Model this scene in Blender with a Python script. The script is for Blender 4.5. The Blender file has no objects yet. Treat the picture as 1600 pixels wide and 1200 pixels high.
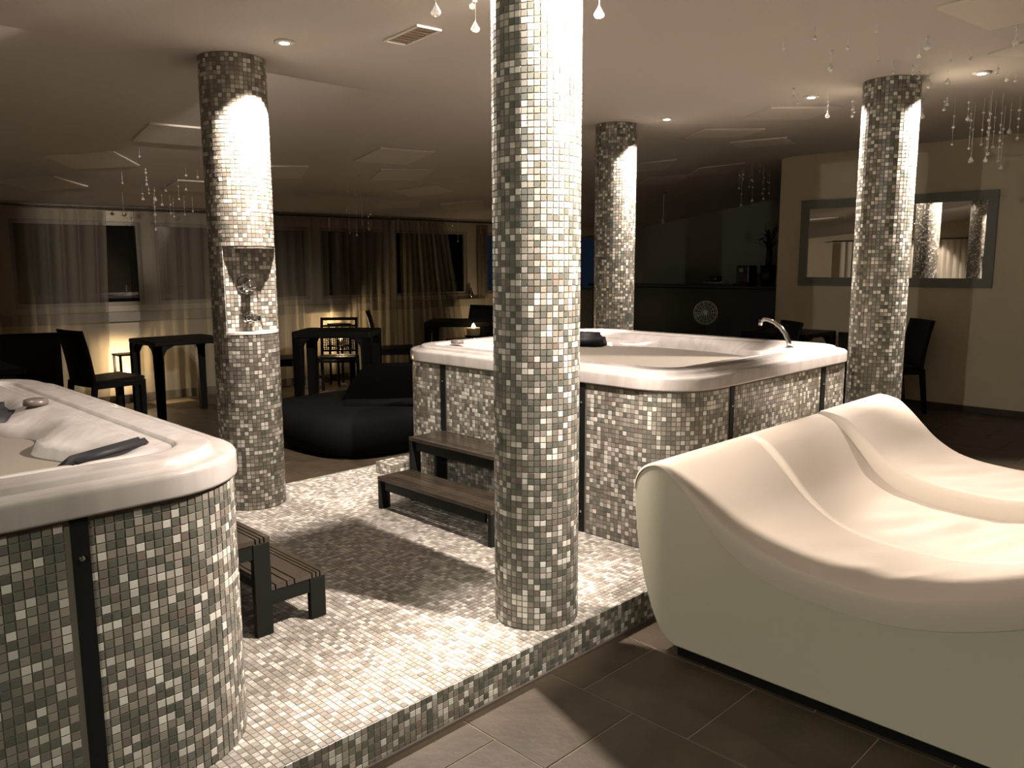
import bpy, bmesh, math, random
import numpy as np
from mathutils import Vector, Matrix
PI = math.pi
R = math.radians
sc = bpy.context.scene
C = sc.collection
rnd = random.Random(7)
rng = np.random.default_rng(7)

# ------------------------------------------------------------------ camera
# world: X runs right-and-away along the platform edge, Y left-and-away, Z up, metres
FPX, PITCH, ROLL, YAW = 1255.48, 0.147271, -0.00417825, 0.787167
CAM = np.array([0.0, 0.0, 1.66])
def cam_axes():
    cp, sp = math.cos(PITCH), math.sin(PITCH)
    F = np.array([0, cp, -sp]); U = np.array([0, sp, cp]); X = np.array([1.0, 0, 0])
    cr, sr = math.cos(ROLL), math.sin(ROLL)
    A = np.array([cr*X+sr*U, -sr*X+cr*U, F])
    W = np.array([[math.sin(YAW), math.cos(YAW), 0], [-math.cos(YAW), math.sin(YAW), 0], [0, 0, 1]])
    return (W @ A.T).T            # rows: right, up, forward
AX = cam_axes()
cd = bpy.data.cameras.new('camera'); cam = bpy.data.objects.new('camera', cd); C.objects.link(cam)
M = Matrix.Identity(4)
for i in range(3):
    M[i][0] = AX[0][i]; M[i][1] = AX[1][i]; M[i][2] = -AX[2][i]; M[i][3] = CAM[i]
cam.matrix_world = M
cd.sensor_width = 36; cd.lens = FPX/1600*36; cd.clip_start = 0.05
sc.camera = cam
def project(P):
    q = (np.asarray(P, float)-CAM) @ AX.T
    return 800+FPX*q[..., 0]/q[..., 2], 600-FPX*q[..., 1]/q[..., 2], q[..., 2]

# ------------------------------------------------------------------ world, exposure, lights
w = bpy.data.worlds.new('night'); sc.world = w; w.use_nodes = True
w.node_tree.nodes['Background'].inputs[0].default_value = (0.16, 0.26, 0.46, 1)
w.node_tree.nodes['Background'].inputs[1].default_value = 0.03
sc.view_settings.view_transform = 'Standard'; sc.view_settings.look = 'None'
sc.view_settings.exposure = 0.0; sc.view_settings.gamma = 1.0
sc.view_settings.use_curve_mapping = False
WARM = (1.0, 0.87, 0.79)
COOL = (1.0, 0.98, 0.84)
SPOTS = [  # x, y, power, horizontal aim direction, tilt from straight down, cone, colour (gimbal spots turned towards the pillars, plus added unseen fill spots)
    (2.60, 1.28, 1150, -0.22, 1.0, 56, 86, WARM), (2.42, 2.84, 800, 0.0, -1.0, 47, 94, WARM),
    (2.40, 4.17, 800, 0.0, 1.0, 28, 68, WARM), (2.66, 5.30, 20, -.3, -1.0, 40, 90, WARM),  # second one is added fill, unseen behind the shower pillar
    (5.93, 2.81, 800, -.1, -1.0, 38, 80, WARM), (6.00, 1.70, 1300, -.35, 1.0, 34, 74, WARM),
    (5.92, 4.07, 750, -.05, 1.0, 28, 68, WARM), (6.35, 4.98, 70, -.7, -.6, 40, 90, WARM),  # second one is added fill, unseen behind the back pillar
    (4.2, -0.9, 90, 0.0, 1.0, 30, 66, WARM), (-0.1, 3.3, 110, 0, 1, 5, 110, WARM), (-1.9, 7.4, 130, -1.0, 0.0, 30, 75, WARM), (4.28, 4.06, 340, .4, -.6, 8, 74, WARM),  # added fill, none in sight: lounger, left tub, mirrored curtains, right tub
    (0.3, -2.3, 145, .12, 1.0, 32, 74, COOL), (-2.2, 0.6, 330, 1.0, .12, 64, 70, COOL)]  # two added cool spots out of view, standing in for ambient light

# ------------------------------------------------------------------ room geometry functions
TW = math.tan(R(4.7))
def wally(x): return 10.02-(x-6.44)*TW
def ceilz(x, y):
    fl = 2.88+max(0.0, min(1.0, (x-6)/3.9))*0.12
    if y <= 4.9: return fl
    return fl-(fl-2.36)*(y-4.9)/(wally(x)-4.9)

def point_light(name, loc, power, size=0.04, col=(1, .72, .42)):
    l = bpy.data.lights.new(name, 'POINT'); l.energy = power; l.color = col; l.shadow_soft_size = size
    o = bpy.data.objects.new(name, l); C.objects.link(o); o.location = loc
    return o
for i, (x, y, p, ax, ay, tilt, cone, colr) in enumerate(SPOTS):
    l = bpy.data.lights.new('downlight_beam', 'SPOT'); l.energy = p; l.color = colr
    l.spot_size = R(cone); l.spot_blend = 0.35; l.shadow_soft_size = 0.025
    o = bpy.data.objects.new('downlight_beam', l); C.objects.link(o)
    hv = math.hypot(ax, ay) or 1; tt = math.tan(R(tilt))
    o.location = (x, y, ceilz(x, y)-0.035)
    o.rotation_euler = Vector((ax/hv*tt, ay/hv*tt, -1)).to_track_quat('-Z', 'Y').to_euler()
point_light('lantern_light', (3.45, 9.95, .50), 24)
point_light('lantern_light', (6.22, 9.66, .72), 28)
point_light('candle_light', (8.75, 9.3, .80), 4)

# ------------------------------------------------------------------ materials
def mat(name, col, rough=.5, metal=0, spec=.5, bump=0, bscale=40, var=0, vscale=6, emit=None, estr=0):
    m = bpy.data.materials.new(name); m.use_nodes = True
    nt = m.node_tree; b = nt.nodes['Principled BSDF']
    b.inputs['Base Color'].default_value = (*col, 1); b.inputs['Roughness'].default_value = rough
    b.inputs['Metallic'].default_value = metal; b.inputs['Specular IOR Level'].default_value = spec
    if emit:
        b.inputs['Emission Color'].default_value = (*emit, 1); b.inputs['Emission Strength'].default_value = estr
    tc = nt.nodes.new('ShaderNodeTexCoord')
    if var:
        n = nt.nodes.new('ShaderNodeTexNoise'); n.inputs['Scale'].default_value = vscale; n.inputs['Detail'].default_value = 5
        nt.links.new(tc.outputs['Object'], n.inputs['Vector'])
        r = nt.nodes.new('ShaderNodeValToRGB')
        r.color_ramp.elements[0].position = .3; r.color_ramp.elements[1].position = .7
        r.color_ramp.elements[0].color = (*[c*(1-var) for c in col], 1)
        r.color_ramp.elements[1].color = (*[min(1, c*(1+var)) for c in col], 1)
        nt.links.new(n.outputs['Fac'], r.inputs['Fac']); nt.links.new(r.outputs['Color'], b.inputs['Base Color'])
    if bump:
        n = nt.nodes.new('ShaderNodeTexNoise'); n.inputs['Scale'].default_value = bscale; n.inputs['Detail'].default_value = 4
        nt.links.new(tc.outputs['Object'], n.inputs['Vector'])
        bp = nt.nodes.new('ShaderNodeBump'); bp.inputs['Strength'].default_value = bump; bp.inputs['Distance'].default_value = .01
        nt.links.new(n.outputs['Fac'], bp.inputs['Height']); nt.links.new(bp.outputs['Normal'], b.inputs['Normal'])
    return m

def mosaic_mat(light=False):
    m = bpy.data.materials.new('glass_mosaic'); m.use_nodes = True
    nt = m.node_tree; b = nt.nodes['Principled BSDF']
    at = nt.nodes.new('ShaderNodeAttribute'); at.attribute_name = 'tone'
    r = nt.nodes.new('ShaderNodeValToRGB'); cr = r.color_ramp; cr.interpolation = 'CONSTANT'
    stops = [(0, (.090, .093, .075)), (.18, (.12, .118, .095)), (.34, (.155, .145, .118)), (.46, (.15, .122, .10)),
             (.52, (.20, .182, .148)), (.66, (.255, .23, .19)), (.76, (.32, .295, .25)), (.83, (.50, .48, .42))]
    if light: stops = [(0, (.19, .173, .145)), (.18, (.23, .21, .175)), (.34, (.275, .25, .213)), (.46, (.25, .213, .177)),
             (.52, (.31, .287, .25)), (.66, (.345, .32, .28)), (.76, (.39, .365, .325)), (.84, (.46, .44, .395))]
    cr.elements[0].position = 0; cr.elements[0].color = (*stops[0][1], 1)
    cr.elements[1].position = stops[1][0]; cr.elements[1].color = (*stops[1][1], 1)
    for p, c in stops[2:]:
        e = cr.elements.new(p); e.color = (*c, 1)
    nt.links.new(at.outputs['Fac'], r.inputs['Fac'])
    mu = nt.nodes.new('ShaderNodeMath'); mu.operation = 'MULTIPLY'; mu.inputs[1].default_value = 61.0
    fr = nt.nodes.new('ShaderNodeMath'); fr.operation = 'FRACT'
    ma = nt.nodes.new('ShaderNodeMath'); ma.operation = 'MULTIPLY_ADD'; ma.inputs[1].default_value = .35; ma.inputs[2].default_value = .82
    nt.links.new(at.outputs['Fac'], mu.inputs[0]); nt.links.new(mu.outputs[0], fr.inputs[0]); nt.links.new(fr.outputs[0], ma.inputs[0])
    vm = nt.nodes.new('ShaderNodeVectorMath'); vm.operation = 'SCALE'
    nt.links.new(r.outputs['Color'], vm.inputs[0]); nt.links.new(ma.outputs[0], vm.inputs['Scale'])
    nt.links.new(vm.outputs[0], b.inputs['Base Color'])
    b.inputs['Roughness'].default_value = .28; b.inputs['Specular IOR Level'].default_value = .45
    return m

def curtain_mat(name, col, tr):
    m = bpy.data.materials.new(name); m.use_nodes = True
    nt = m.node_tree; nt.nodes.remove(nt.nodes['Principled BSDF'])
    out = nt.nodes['Material Output']
    d = nt.nodes.new('ShaderNodeBsdfDiffuse'); d.inputs[0].default_value = (*col, 1)
    t = nt.nodes.new('ShaderNodeBsdfTranslucent'); t.inputs[0].default_value = (*col, 1)
    x = nt.nodes.new('ShaderNodeBsdfTransparent')
    m1 = nt.nodes.new('ShaderNodeMixShader'); m1.inputs[0].default_value = .35
    m2 = nt.nodes.new('ShaderNodeMixShader'); m2.inputs[0].default_value = tr
    nt.links.new(d.outputs[0], m1.inputs[1]); nt.links.new(t.outputs[0], m1.inputs[2])
    nt.links.new(m1.outputs[0], m2.inputs[1]); nt.links.new(x.outputs[0], m2.inputs[2])
    nt.links.new(m2.outputs[0], out.inputs[0])
    return m

def water_mat(name, tint, milk, mcol):
    m = bpy.data.materials.new(name); m.use_nodes = True
    nt = m.node_tree; nt.nodes.remove(nt.nodes['Principled BSDF'])
    out = nt.nodes['Material Output']
    x = nt.nodes.new('ShaderNodeBsdfTransparent'); x.inputs[0].default_value = (*tint, 1)
    d = nt.nodes.new('ShaderNodeBsdfDiffuse'); d.inputs[0].default_value = (*mcol, 1)
    g = nt.nodes.new('ShaderNodeBsdfGlossy'); g.inputs['Roughness'].default_value = .05
    tc = nt.nodes.new('ShaderNodeTexCoord')
    n = nt.nodes.new('ShaderNodeTexNoise'); n.inputs['Scale'].default_value = 7; n.inputs['Detail'].default_value = 3
    nt.links.new(tc.outputs['Object'], n.inputs['Vector'])
    bp = nt.nodes.new('ShaderNodeBump'); bp.inputs['Strength'].default_value = .5; bp.inputs['Distance'].default_value = .03
    nt.links.new(n.outputs['Fac'], bp.inputs['Height'])
    nt.links.new(bp.outputs['Normal'], g.inputs['Normal'])
    m1 = nt.nodes.new('ShaderNodeMixShader'); m1.inputs[0].default_value = milk
    nt.links.new(x.outputs[0], m1.inputs[1]); nt.links.new(d.outputs[0], m1.inputs[2])
    f = nt.nodes.new('ShaderNodeFresnel'); f.inputs['IOR'].default_value = 1.33
    nt.links.new(bp.outputs['Normal'], f.inputs['Normal'])
    m2 = nt.nodes.new('ShaderNodeMixShader')
    fm = nt.nodes.new('ShaderNodeMath'); fm.operation = 'MULTIPLY'; fm.inputs[1].default_value = .18; nt.links.new(f.outputs[0], fm.inputs[0])
    nt.links.new(fm.outputs[0], m2.inputs[0]); nt.links.new(m1.outputs[0], m2.inputs[1]); nt.links.new(g.outputs[0], m2.inputs[2])
    nt.links.new(m2.outputs[0], out.inputs[0])
    return m

def acrylic_mat():
    m = mat('spa_acrylic', (.80, .72, .64), .16, spec=.5)
    nt = m.node_tree; b = nt.nodes['Principled BSDF']
    tc = nt.nodes.new('ShaderNodeTexCoord'); mp = nt.nodes.new('ShaderNodeMapping'); mp.inputs['Scale'].default_value = (2.2, 2.2, .5)
    n = nt.nodes.new('ShaderNodeTexNoise'); n.inputs['Scale'].default_value = 3.2; n.inputs['Detail'].default_value = 7; n.inputs['Distortion'].default_value = 1.6
    r = nt.nodes.new('ShaderNodeValToRGB')
    r.color_ramp.elements[0].position = .36; r.color_ramp.elements[0].color = (.35, .317, .287, 1)
    r.color_ramp.elements[1].position = .62; r.color_ramp.elements[1].color = (.41, .38, .348, 1)
    nt.links.new(tc.outputs['Object'], mp.inputs[0]); nt.links.new(mp.outputs[0], n.inputs['Vector'])
    nt.links.new(n.outputs['Fac'], r.inputs['Fac']); nt.links.new(r.outputs[0], b.inputs['Base Color'])
    return m

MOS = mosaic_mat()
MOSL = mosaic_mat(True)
GROUT = mat('grout', (.125, .108, .082), .8)
ACR = acrylic_mat()
M_CEIL = mat('ceiling_paint', (.50, .455, .40), .85, bump=.15, bscale=3)
M_WALL = mat('wall_paint', (.56, .49, .36), .85, var=.04, vscale=2)
M_WWALL = mat('window_wall_paint', (.50, .44, .33), .8)
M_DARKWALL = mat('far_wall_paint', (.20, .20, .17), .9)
M_SLATE = mat('dark_floor_tile', (.046, .034, .0195), .5, var=.28, vscale=5, bump=.25, bscale=18)
M_FGROUT = mat('floor_grout', (.24, .19, .13), .9)
M_BLACK = mat('black_plastic', (.006, .006, .005), .5, spec=.15)
M_BLACKF = mat('black_wicker', (.004, .004, .0035), .8, spec=.06, bump=.4, bscale=120)
M_STRIP = mat('black_strip', (.007, .008, .007), .5, spec=.2)
M_STEP = mat('dark_stained_wood', (.040, .031, .022), .26, var=.25, vscale=9)
M_STEPS = mat('dark_step_frame', (.008, .0085, .007), .5, spec=.15)
M_CHROME = mat('chrome', (.50, .50, .50), .07, metal=1)
M_LOUNGE = mat('cream_faux_leather', (.45, .395, .325), .5, spec=.25, bump=.05, bscale=60)
M_LOUNGES = mat('cream_lounger_side', (.42, .39, .30), .6, spec=.2)
M_PILLOW = mat('pillow_foam', (.010, .0095, .0105), .6, spec=.25)
M_KNOB = mat('grey_knob', (.10, .078, .065), .35)
M_FRAME = mat('mirror_frame_grey', (.150, .155, .128), .45, bump=.2, bscale=80)
M_MIRROR = mat('mirror_glass', (.85, .83, .78), .01, metal=1)
M_GLASSD = mat('night_window_glass', (.003, .003, .003), .02, spec=.6)
M_WFRAME = mat('window_frame_paint', (.30, .275, .215), .5)
M_BASE = mat('dark_baseboard', (.035, .026, .018), .5)
M_VENT = mat('vent_grey', (.30, .22, .17), .6)
M_WHITE = mat('white_fixture', (.75, .71, .64), .4)
M_PANEL = mat('ceiling_panel_white', (.58, .53, .46), .7, bump=.4, bscale=30)
M_EMIT = mat('lamp_glow', (1, .9, .8), .5, emit=(1, .88, .74), estr=25)
M_FLAME = mat('candle_glow', (1, .8, .5), .5, emit=(1, .75, .45), estr=12)
M_CREAMC = mat('cream_candle_glass', (.75, .62, .42), .5)
M_SHEER = curtain_mat('sheer_curtain', (.29, .26, .195), .45)
M_DRAPE = curtain_mat('white_curtain', (.80, .74, .62), .05)
M_WATER2 = water_mat('pool_water', (.80, .95, .95), .88, (.70, .93, .98))
M_WATER1 = water_mat('pool_water_clear', (.78, .95, .86), .5, (.58, .82, .68))
M_CRYSTAL = mat('crystal', (.95, .93, .9), .05, spec=.8)
M_CRYSTAL.node_tree.nodes['Principled BSDF'].inputs['Transmission Weight'].default_value = .45
M_WIRE = mat('nylon_line', (.80, .76, .70), .3)
M_LEAF = mat('dark_leaf', (.012, .018, .010), .6)
M_COUNTER = mat('bar_counter_dark', (.010, .010, .010), .4)
M_PLATE = mat('grey_ceramic', (.22, .23, .22), .4)
M_FAN = mat('fan_grille_grey', (.30, .30, .27), .5)

# ------------------------------------------------------------------ mesh helpers
def mk(name, verts, faces, m, parent=None, smooth=False):
    me = bpy.data.meshes.new(name); me.from_pydata([tuple(v) for v in verts], [], faces); me.update()
    me.materials.append(m)
    if smooth: me.polygons.foreach_set('use_smooth', [True]*len(me.polygons))
    o = bpy.data.objects.new(name, me); C.objects.link(o)
    if parent: o.parent = parent
    return o
def bmo(name, bm, m, parent=None, smooth=False):
    bmesh.ops.recalc_face_normals(bm, faces=bm.faces)
    me = bpy.data.meshes.new(name); bm.to_mesh(me); bm.free(); me.materials.append(m)
    if smooth: me.polygons.foreach_set('use_smooth', [True]*len(me.polygons))
    o = bpy.data.objects.new(name, me); C.objects.link(o)
    if parent: o.parent = parent
    return o
def add_box(bm, lo, hi, bev=0, mtx=None, seg=2):
    t = bmesh.new()
    bmesh.ops.create_cube(t, size=1)
    for v in t.verts: v.co = Vector([(lo[i]+hi[i])/2+v.co[i]*(hi[i]-lo[i]) for i in range(3)])
    if bev: bmesh.ops.bevel(t, geom=t.edges[:], offset=bev, segments=seg, affect='EDGES', profile=.5)
    merge(bm, t, mtx)
def merge(bm, t, mtx=None):
    if mtx is not None: bmesh.ops.transform(t, matrix=mtx, verts=t.verts)
    vm = {v: bm.verts.new(v.co) for v in t.verts}
    for f in t.faces:
        try: bm.faces.new([vm[v] for v in f.verts])
        except ValueError: pass
    t.free()
def box(name, lo, hi, m, parent=None, bev=0, mtx=None):
    bm = bmesh.new(); add_box(bm, lo, hi, bev, mtx); return bmo(name, bm, m, parent)
def add_tube(bm, pts, rad, n=8, cap=True):
    pts = [Vector(p) for p in pts]
    rr = rad if isinstance(rad, (list, tuple)) else [rad]*len(pts)
    rings = []
    up = None
    for i, p in enumerate(pts):
        d = (pts[min(i+1, len(pts)-1)]-pts[max(i-1, 0)]).normalized()
        a = Vector((0, 0, 1)) if abs(d.z) < .9 else Vector((1, 0, 0))
        if up is None: u = d.cross(a).normalized()
        else:
            u = (up-d*up.dot(d)).normalized()
        up = u
        v = d.cross(u)
        rings.append([bm.verts.new(p+(u*math.cos(2*PI*k/n)+v*math.sin(2*PI*k/n))*rr[i]) for k in range(n)])
    for a, b in zip(rings, rings[1:]):
        for k in range(n): bm.faces.new((a[k], a[(k+1) % n], b[(k+1) % n], b[k]))
    if cap:
        bm.faces.new(rings[0][::-1]); bm.faces.new(rings[-1])
def tube(name, pts, rad, m, parent=None, n=8):
    bm = bmesh.new(); add_tube(bm, pts, rad, n); return bmo(name, bm, m, parent, True)
def add_lathe(bm, prof, c=(0, 0, 0), n=24, mtx=None):
    t = bmesh.new(); rings = []
    for r_, z in prof:
        rings.append([t.verts.new((r_*math.cos(2*PI*k/n), r_*math.sin(2*PI*k/n), z)) for k in range(n)])
    for a, b in zip(rings, rings[1:]):
        for k in range(n): t.faces.new((a[k], a[(k+1) % n], b[(k+1) % n], b[k]))
    t.faces.new(rings[0][::-1]); t.faces.new(rings[-1])
    bmesh.ops.transform(t, matrix=Matrix.Translation(c) @ (mtx if mtx is not None else Matrix.Identity(4)), verts=t.verts)
    merge(bm, t)
def lathe(name, prof, c, m, parent=None, n=24, mtx=None, smooth=True):
    bm = bmesh.new(); add_lathe(bm, prof, c, n, mtx); return bmo(name, bm, m, parent, smooth)
def add_prism(bm, outline, vec, mtx=None, bev=0):
    t = bmesh.new()
    a = [t.verts.new(p) for p in outline]; b = [t.verts.new(Vector(p)+Vector(vec)) for p in outline]
    n = len(a)
    t.faces.new(a[::-1]); t.faces.new(b)
    for k in range(n): t.faces.new((a[k], a[(k+1) % n], b[(k+1) % n], b[k]))
    bmesh.ops.recalc_face_normals(t, faces=t.faces)
    if bev: bmesh.ops.bevel(t, geom=t.edges[:], offset=bev, segments=2, affect='EDGES')
    merge(bm, t, mtx)
def tag(o, label, cat, group=None, kind=None):
    if label: o['label'] = label
    if cat: o['category'] = cat
    if group: o['group'] = group
    if kind: o['kind'] = kind
    return o
def struct(o, label, cat):
    return tag(o, label, cat, kind='structure')
def empty(name, loc, rz=0):
    o = bpy.data.objects.new(name, None); C.objects.link(o); o.location = loc; o.rotation_euler = (0, 0, rz)
    o.empty_display_size = .1
    return o
def copy_tree(o, parent=None):
    c = o.copy(); C.objects.link(c)
    if parent: c.parent = parent
    for ch in list(o.children): copy_tree(ch, c)
    return c

# ------------------------------------------------------------------ mosaic
P = 0.025
def tones(n):
    t = rng.random(n)
    return t
TILE_MESH = {}
def tile_mesh(q, mt=None):
    mt = mt or MOS
    if (q, mt.name) in TILE_MESH: return TILE_MESH[(q, mt.name)]
    a, b, h0, h1 = .0112, .0103, -.0015, .0022
    v = [(-a, -a, h0), (a, -a, h0), (a, a, h0), (-a, a, h0), (-b, -b, h1), (b, -b, h1), (b, b, h1), (-b, b, h1)]
    f = [(4, 5, 6, 7), (0, 1, 5, 4), (1, 2, 6, 5), (2, 3, 7, 6), (3, 0, 4, 7)]
    me = bpy.data.meshes.new('tile'); me.from_pydata(v, [], f); me.materials.append(mt)
    at = me.attributes.new('tone', 'FLOAT', 'FACE'); at.data.foreach_set('value', [(q+.5)/48]*5)
    TILE_MESH[(q, mt.name)] = me
    return me
def mosaic(parent, c, u, v, n, singles=0, scale=None, lift=0.0, mt_=None):
    mt_ = mt_ or MOS
    """c,u,v,n: (N,3) tile centres and frames. The nearest tiles become tile parts, the rest one mesh."""
    c = np.asarray(c, float); N = len(c); u = np.asarray(u, float); v = np.asarray(v, float); n = np.asarray(n, float)
    tn = tones(N); lf = np.broadcast_to(np.asarray(lift, float), (N,)); tn = lf+(1-lf)*tn*.9999; sing = np.zeros(N, bool)
    if singles:
        px, py, d = project(c); view = c-CAM; dist = np.linalg.norm(view, axis=1)
        face = -np.sum(view*n, axis=1)/dist
        s = np.where((d > .1) & (px > 0) & (px < 1600) & (py > 0) & (py < 1200) & (face > .12), np.sqrt(np.clip(face, 0, 1))/d, 0)
        if scale is not None: s = s*scale
        idx = np.argsort(-s)[:singles]; idx = idx[s[idx] > 0]; sing[idx] = True
        for i in idx:
            o = bpy.data.objects.new('tile', tile_mesh(int(tn[i]*48), mt_))
            mt = Matrix.Identity(4)
            for k in range(3):
                mt[k][0] = u[i][k]; mt[k][1] = v[i][k]; mt[k][2] = n[i][k]; mt[k][3] = c[i][k]
            o.matrix_world = mt; o.parent = parent; C.objects.link(o)
    k = ~sing; c, u, v, n, tn = c[k], u[k], v[k], n[k], tn[k]; N = len(c)
    a, b, h0, h1 = .0112, .0103, -.0015, .0022
    j = rng.normal(0, .00025, (N, 1))
    V = np.empty((N, 8, 3))
    for q, (sx, sy, h, s) in enumerate([(-1, -1, h0, a), (1, -1, h0, a), (1, 1, h0, a), (-1, 1, h0, a), (-1, -1, h1, b), (1, -1, h1, b), (1, 1, h1, b), (-1, 1, h1, b)]):
        V[:, q] = c+u*sx*s+v*sy*s+n*(h+(j if h > 0 else 0))
    F = np.array([(4, 5, 6, 7), (0, 1, 5, 4), (1, 2, 6, 5), (2, 3, 7, 6), (3, 0, 4, 7)])
    F = (F[None]+(np.arange(N)*8)[:, None, None]).reshape(-1, 4)
    me = bpy.data.meshes.new('mosaic')
    me.vertices.add(N*8); me.vertices.foreach_set('co', V.ravel())
    me.loops.add(len(F)*4); me.loops.foreach_set('vertex_index', F.ravel())
    me.polygons.add(len(F)); me.polygons.foreach_set('loop_start', np.arange(len(F))*4)
    me.polygons.foreach_set('loop_total', np.full(len(F), 4))
    me.polygons.foreach_set('use_smooth', np.zeros(len(F), bool))
    me.update(calc_edges=True); me.materials.append(mt_)
    at = me.attributes.new('tone', 'FLOAT', 'FACE'); at.data.foreach_set('value', np.repeat(tn, 5).astype(np.float32))
    o = bpy.data.objects.new('mosaic', me); C.objects.link(o); o.parent = parent; o['kind'] = 'stuff'
    return o

# ================================================================== STRUCTURE
# floor slab (the joint colour) with slate tiles laid on it
fl = box('floor', (-3, -3, -.1), (13.2, 11.2, -.004), M_FGROUT)
struct(fl, 'dark brown slate tiled floor around the mosaic platform', 'floor')
T = .4795
t_c = []
for i in range(-10, 26):
    x0 = 1.81+(i)*T
    off = (0 if i % 2 else .2385)
    for jj in range(-12, 22):
        y0 = 1.427+jj*T+off-T
        cx, cy = x0+T/2, y0+T/2
        if cx < -2.7 or cx > 12.3 or cy < -2.7 or cy > wally(cx)-.25: continue
        if 2.1 < cy-T/2 and cy+T/2 < 4.95 and -2.2 < cx < 6: continue
        t_c.append((cx, cy))
g = .0030; hx = T/2-g
me_t = bpy.data.meshes.new('floor_tile')
me_t.from_pydata([(-hx, -hx, -.008), (hx, -hx, -.008), (hx, hx, -.008), (-hx, hx, -.008), (-hx, -hx, -.001), (hx, -hx, -.001), (hx, hx, -.001), (-hx, hx, -.001),
                  (-hx+.002, -hx+.002, 0), (hx-.002, -hx+.002, 0), (hx-.002, hx-.002, 0), (-hx+.002, hx-.002, 0)], [],
                 [(8, 9, 10, 11), (4, 5, 9, 8), (5, 6, 10, 9), (6, 7, 11, 10), (7, 4, 8, 11), (0, 1, 5, 4), (1, 2, 6, 5), (2, 3, 7, 6), (3, 0, 4, 7)])
me_t.materials.append(M_SLATE)
pj = []
for (cx, cy) in t_c:
    px, py, d = project((cx, cy, 0))
    pj.append((1/d if (d > .3 and -150 < px < 1750 and -100 < py < 1400) else 0))
order = sorted(range(len(t_c)), key=lambda k: -pj[k])
rest_v, rest_f = [], []
for r_, k in enumerate(order):
    cx, cy = t_c[k]
    if r_ < 290 and pj[k] > 0:
        o = bpy.data.objects.new('floor_tile', me_t); C.objects.link(o); o.parent = fl; o.location = (cx, cy, rnd.uniform(-.0006, .0004))
    else:
        b0 = len(rest_v)
        rest_v += [(v.co.x+cx, v.co.y+cy, v.co.z) for v in me_t.vertices]
        rest_f += [tuple(b0+i for i in p.vertices) for p in me_t.polygons]
o = mk('floor_tiles', rest_v, rest_f, M_SLATE, fl); o['kind'] = 'stuff'

# ceiling: level over the pool hall, sloping down to the window wall
xs = [-3, 0, 3, 6, 7.3, 8.6, 9.9, 13.2]; cv, cf = [], []
for x in xs:
    ys = [-3, 4.9, wally(x)+.3]
    for y in ys: cv.append((x, y, ceilz(x, min(y, wally(x)+.3))))
nn = len(cv)
cv += [(x, y, z+.12) for x, y, z in cv]
for i in range(len(xs)-1):
    for k in range(2):
        a = i*3+k; cf.append((a, a+1, a+4, a+3)); cf.append((a+nn, a+3+nn, a+4+nn, a+1+nn))
ce = mk('ceiling', cv, cf, M_CEIL); struct(ce, 'pale plaster ceiling sloping down towards the curtained windows', 'ceiling')

# window wall in its own frame: origin at x=-3.2, local X along the wall, local Y outwards
WM = Matrix.Translation((-3.2, wally(-3.2), 0)) @ Matrix.Rotation(-R(4.7), 4, 'Z')
def ws(x): return (x+3.2)/math.cos(R(4.7))       # world x -> wall coordinate
WINS = [(-2.3, -1.0), (-.8, .6), (.8, 2.2), (2.45, 3.82), (3.98, 5.1), (5.22, 6.02), (6.2, 7.3), (7.42, 8.78), (9.16, 10.5), (10.7, 12.2)]
bm = bmesh.new(); e0, e1 = 0, ws(13.2)
add_box(bm, (e0, 0, 0), (e1, .2, 1.19)); add_box(bm, (e0, 0, 2.19), (e1, .2, 2.55))
prev = e0
for a, b in WINS:
    add_box(bm, (prev, 0, 1.19), (ws(a), .2, 2.19)); prev = ws(b)
add_box(bm, (prev, 0, 1.19), (e1, .2, 2.19))
o = bmo('wall_back', bm, M_WWALL); o.matrix_world = WM; struct(o, 'cream back wall under the row of curtained windows', 'wall')
for i, (a, b) in enumerate(WINS):
    s0, s1 = ws(a), ws(b)
    bm = bmesh.new(); f = .045
    add_box(bm, (s0, .03, 1.19), (s1, .10, 1.19+f)); add_box(bm, (s0, .03, 2.19-f), (s1, .10, 2.19))
    add_box(bm, (s0, .03, 1.19+f), (s0+f, .10, 2.19-f)); add_box(bm, (s1-f, .03, 1.19+f), (s1, .10, 2.19-f))
    o = bmo('window_%d' % (i+1), bm, M_WFRAME); o.matrix_world = WM
    struct(o, None, 'window')
    if i < 8:
        p = box('pane', (s0+f, .06, 1.19+f), (s1-f, .07, 2.19-f), M_GLASSD, o)
    else:
        p = mk('pane', [(s0+f, .06, 1.19+f), (s1-f, .06, 1.19+f), (s1-f, .06, 2.19-f), (s0+f, .06, 2.19-f)], [(0, 1, 2, 3)], water_mat('clear_pane', (.9, .9, .9), 0, (1, 1, 1)), o)
    lab = ['window hidden far left behind the curtains', 'second window from the left end of the wall', 'window outside the left picture edge', 'dark window showing bare glass between curtains at far left',
           'dark window behind the shower pillar', 'narrow dark window right of the shower pillar', 'dark window behind sheer curtain over the chair with woven back', 'dark window behind the curtain left of the centre pillar',
           'bare bluish window just left of the centre pillar', 'bare bluish window hidden behind the centre pillars'][i]
    o['label'] = lab
o = box('trim_1', (ws(-3), -.09, 1.0), (ws(9.08), 0, 1.12), M_WFRAME, bev=.006); o.matrix_world = WM; struct(o, 'cream window sill running under the dark windows', 'sill')
o = box('baseboard_back', (ws(-3), -.012, 0), (ws(13), 0, .10), M_BASE); o.matrix_world = WM; struct(o, 'dark skirting along the foot of the window wall', 'baseboard')

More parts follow.
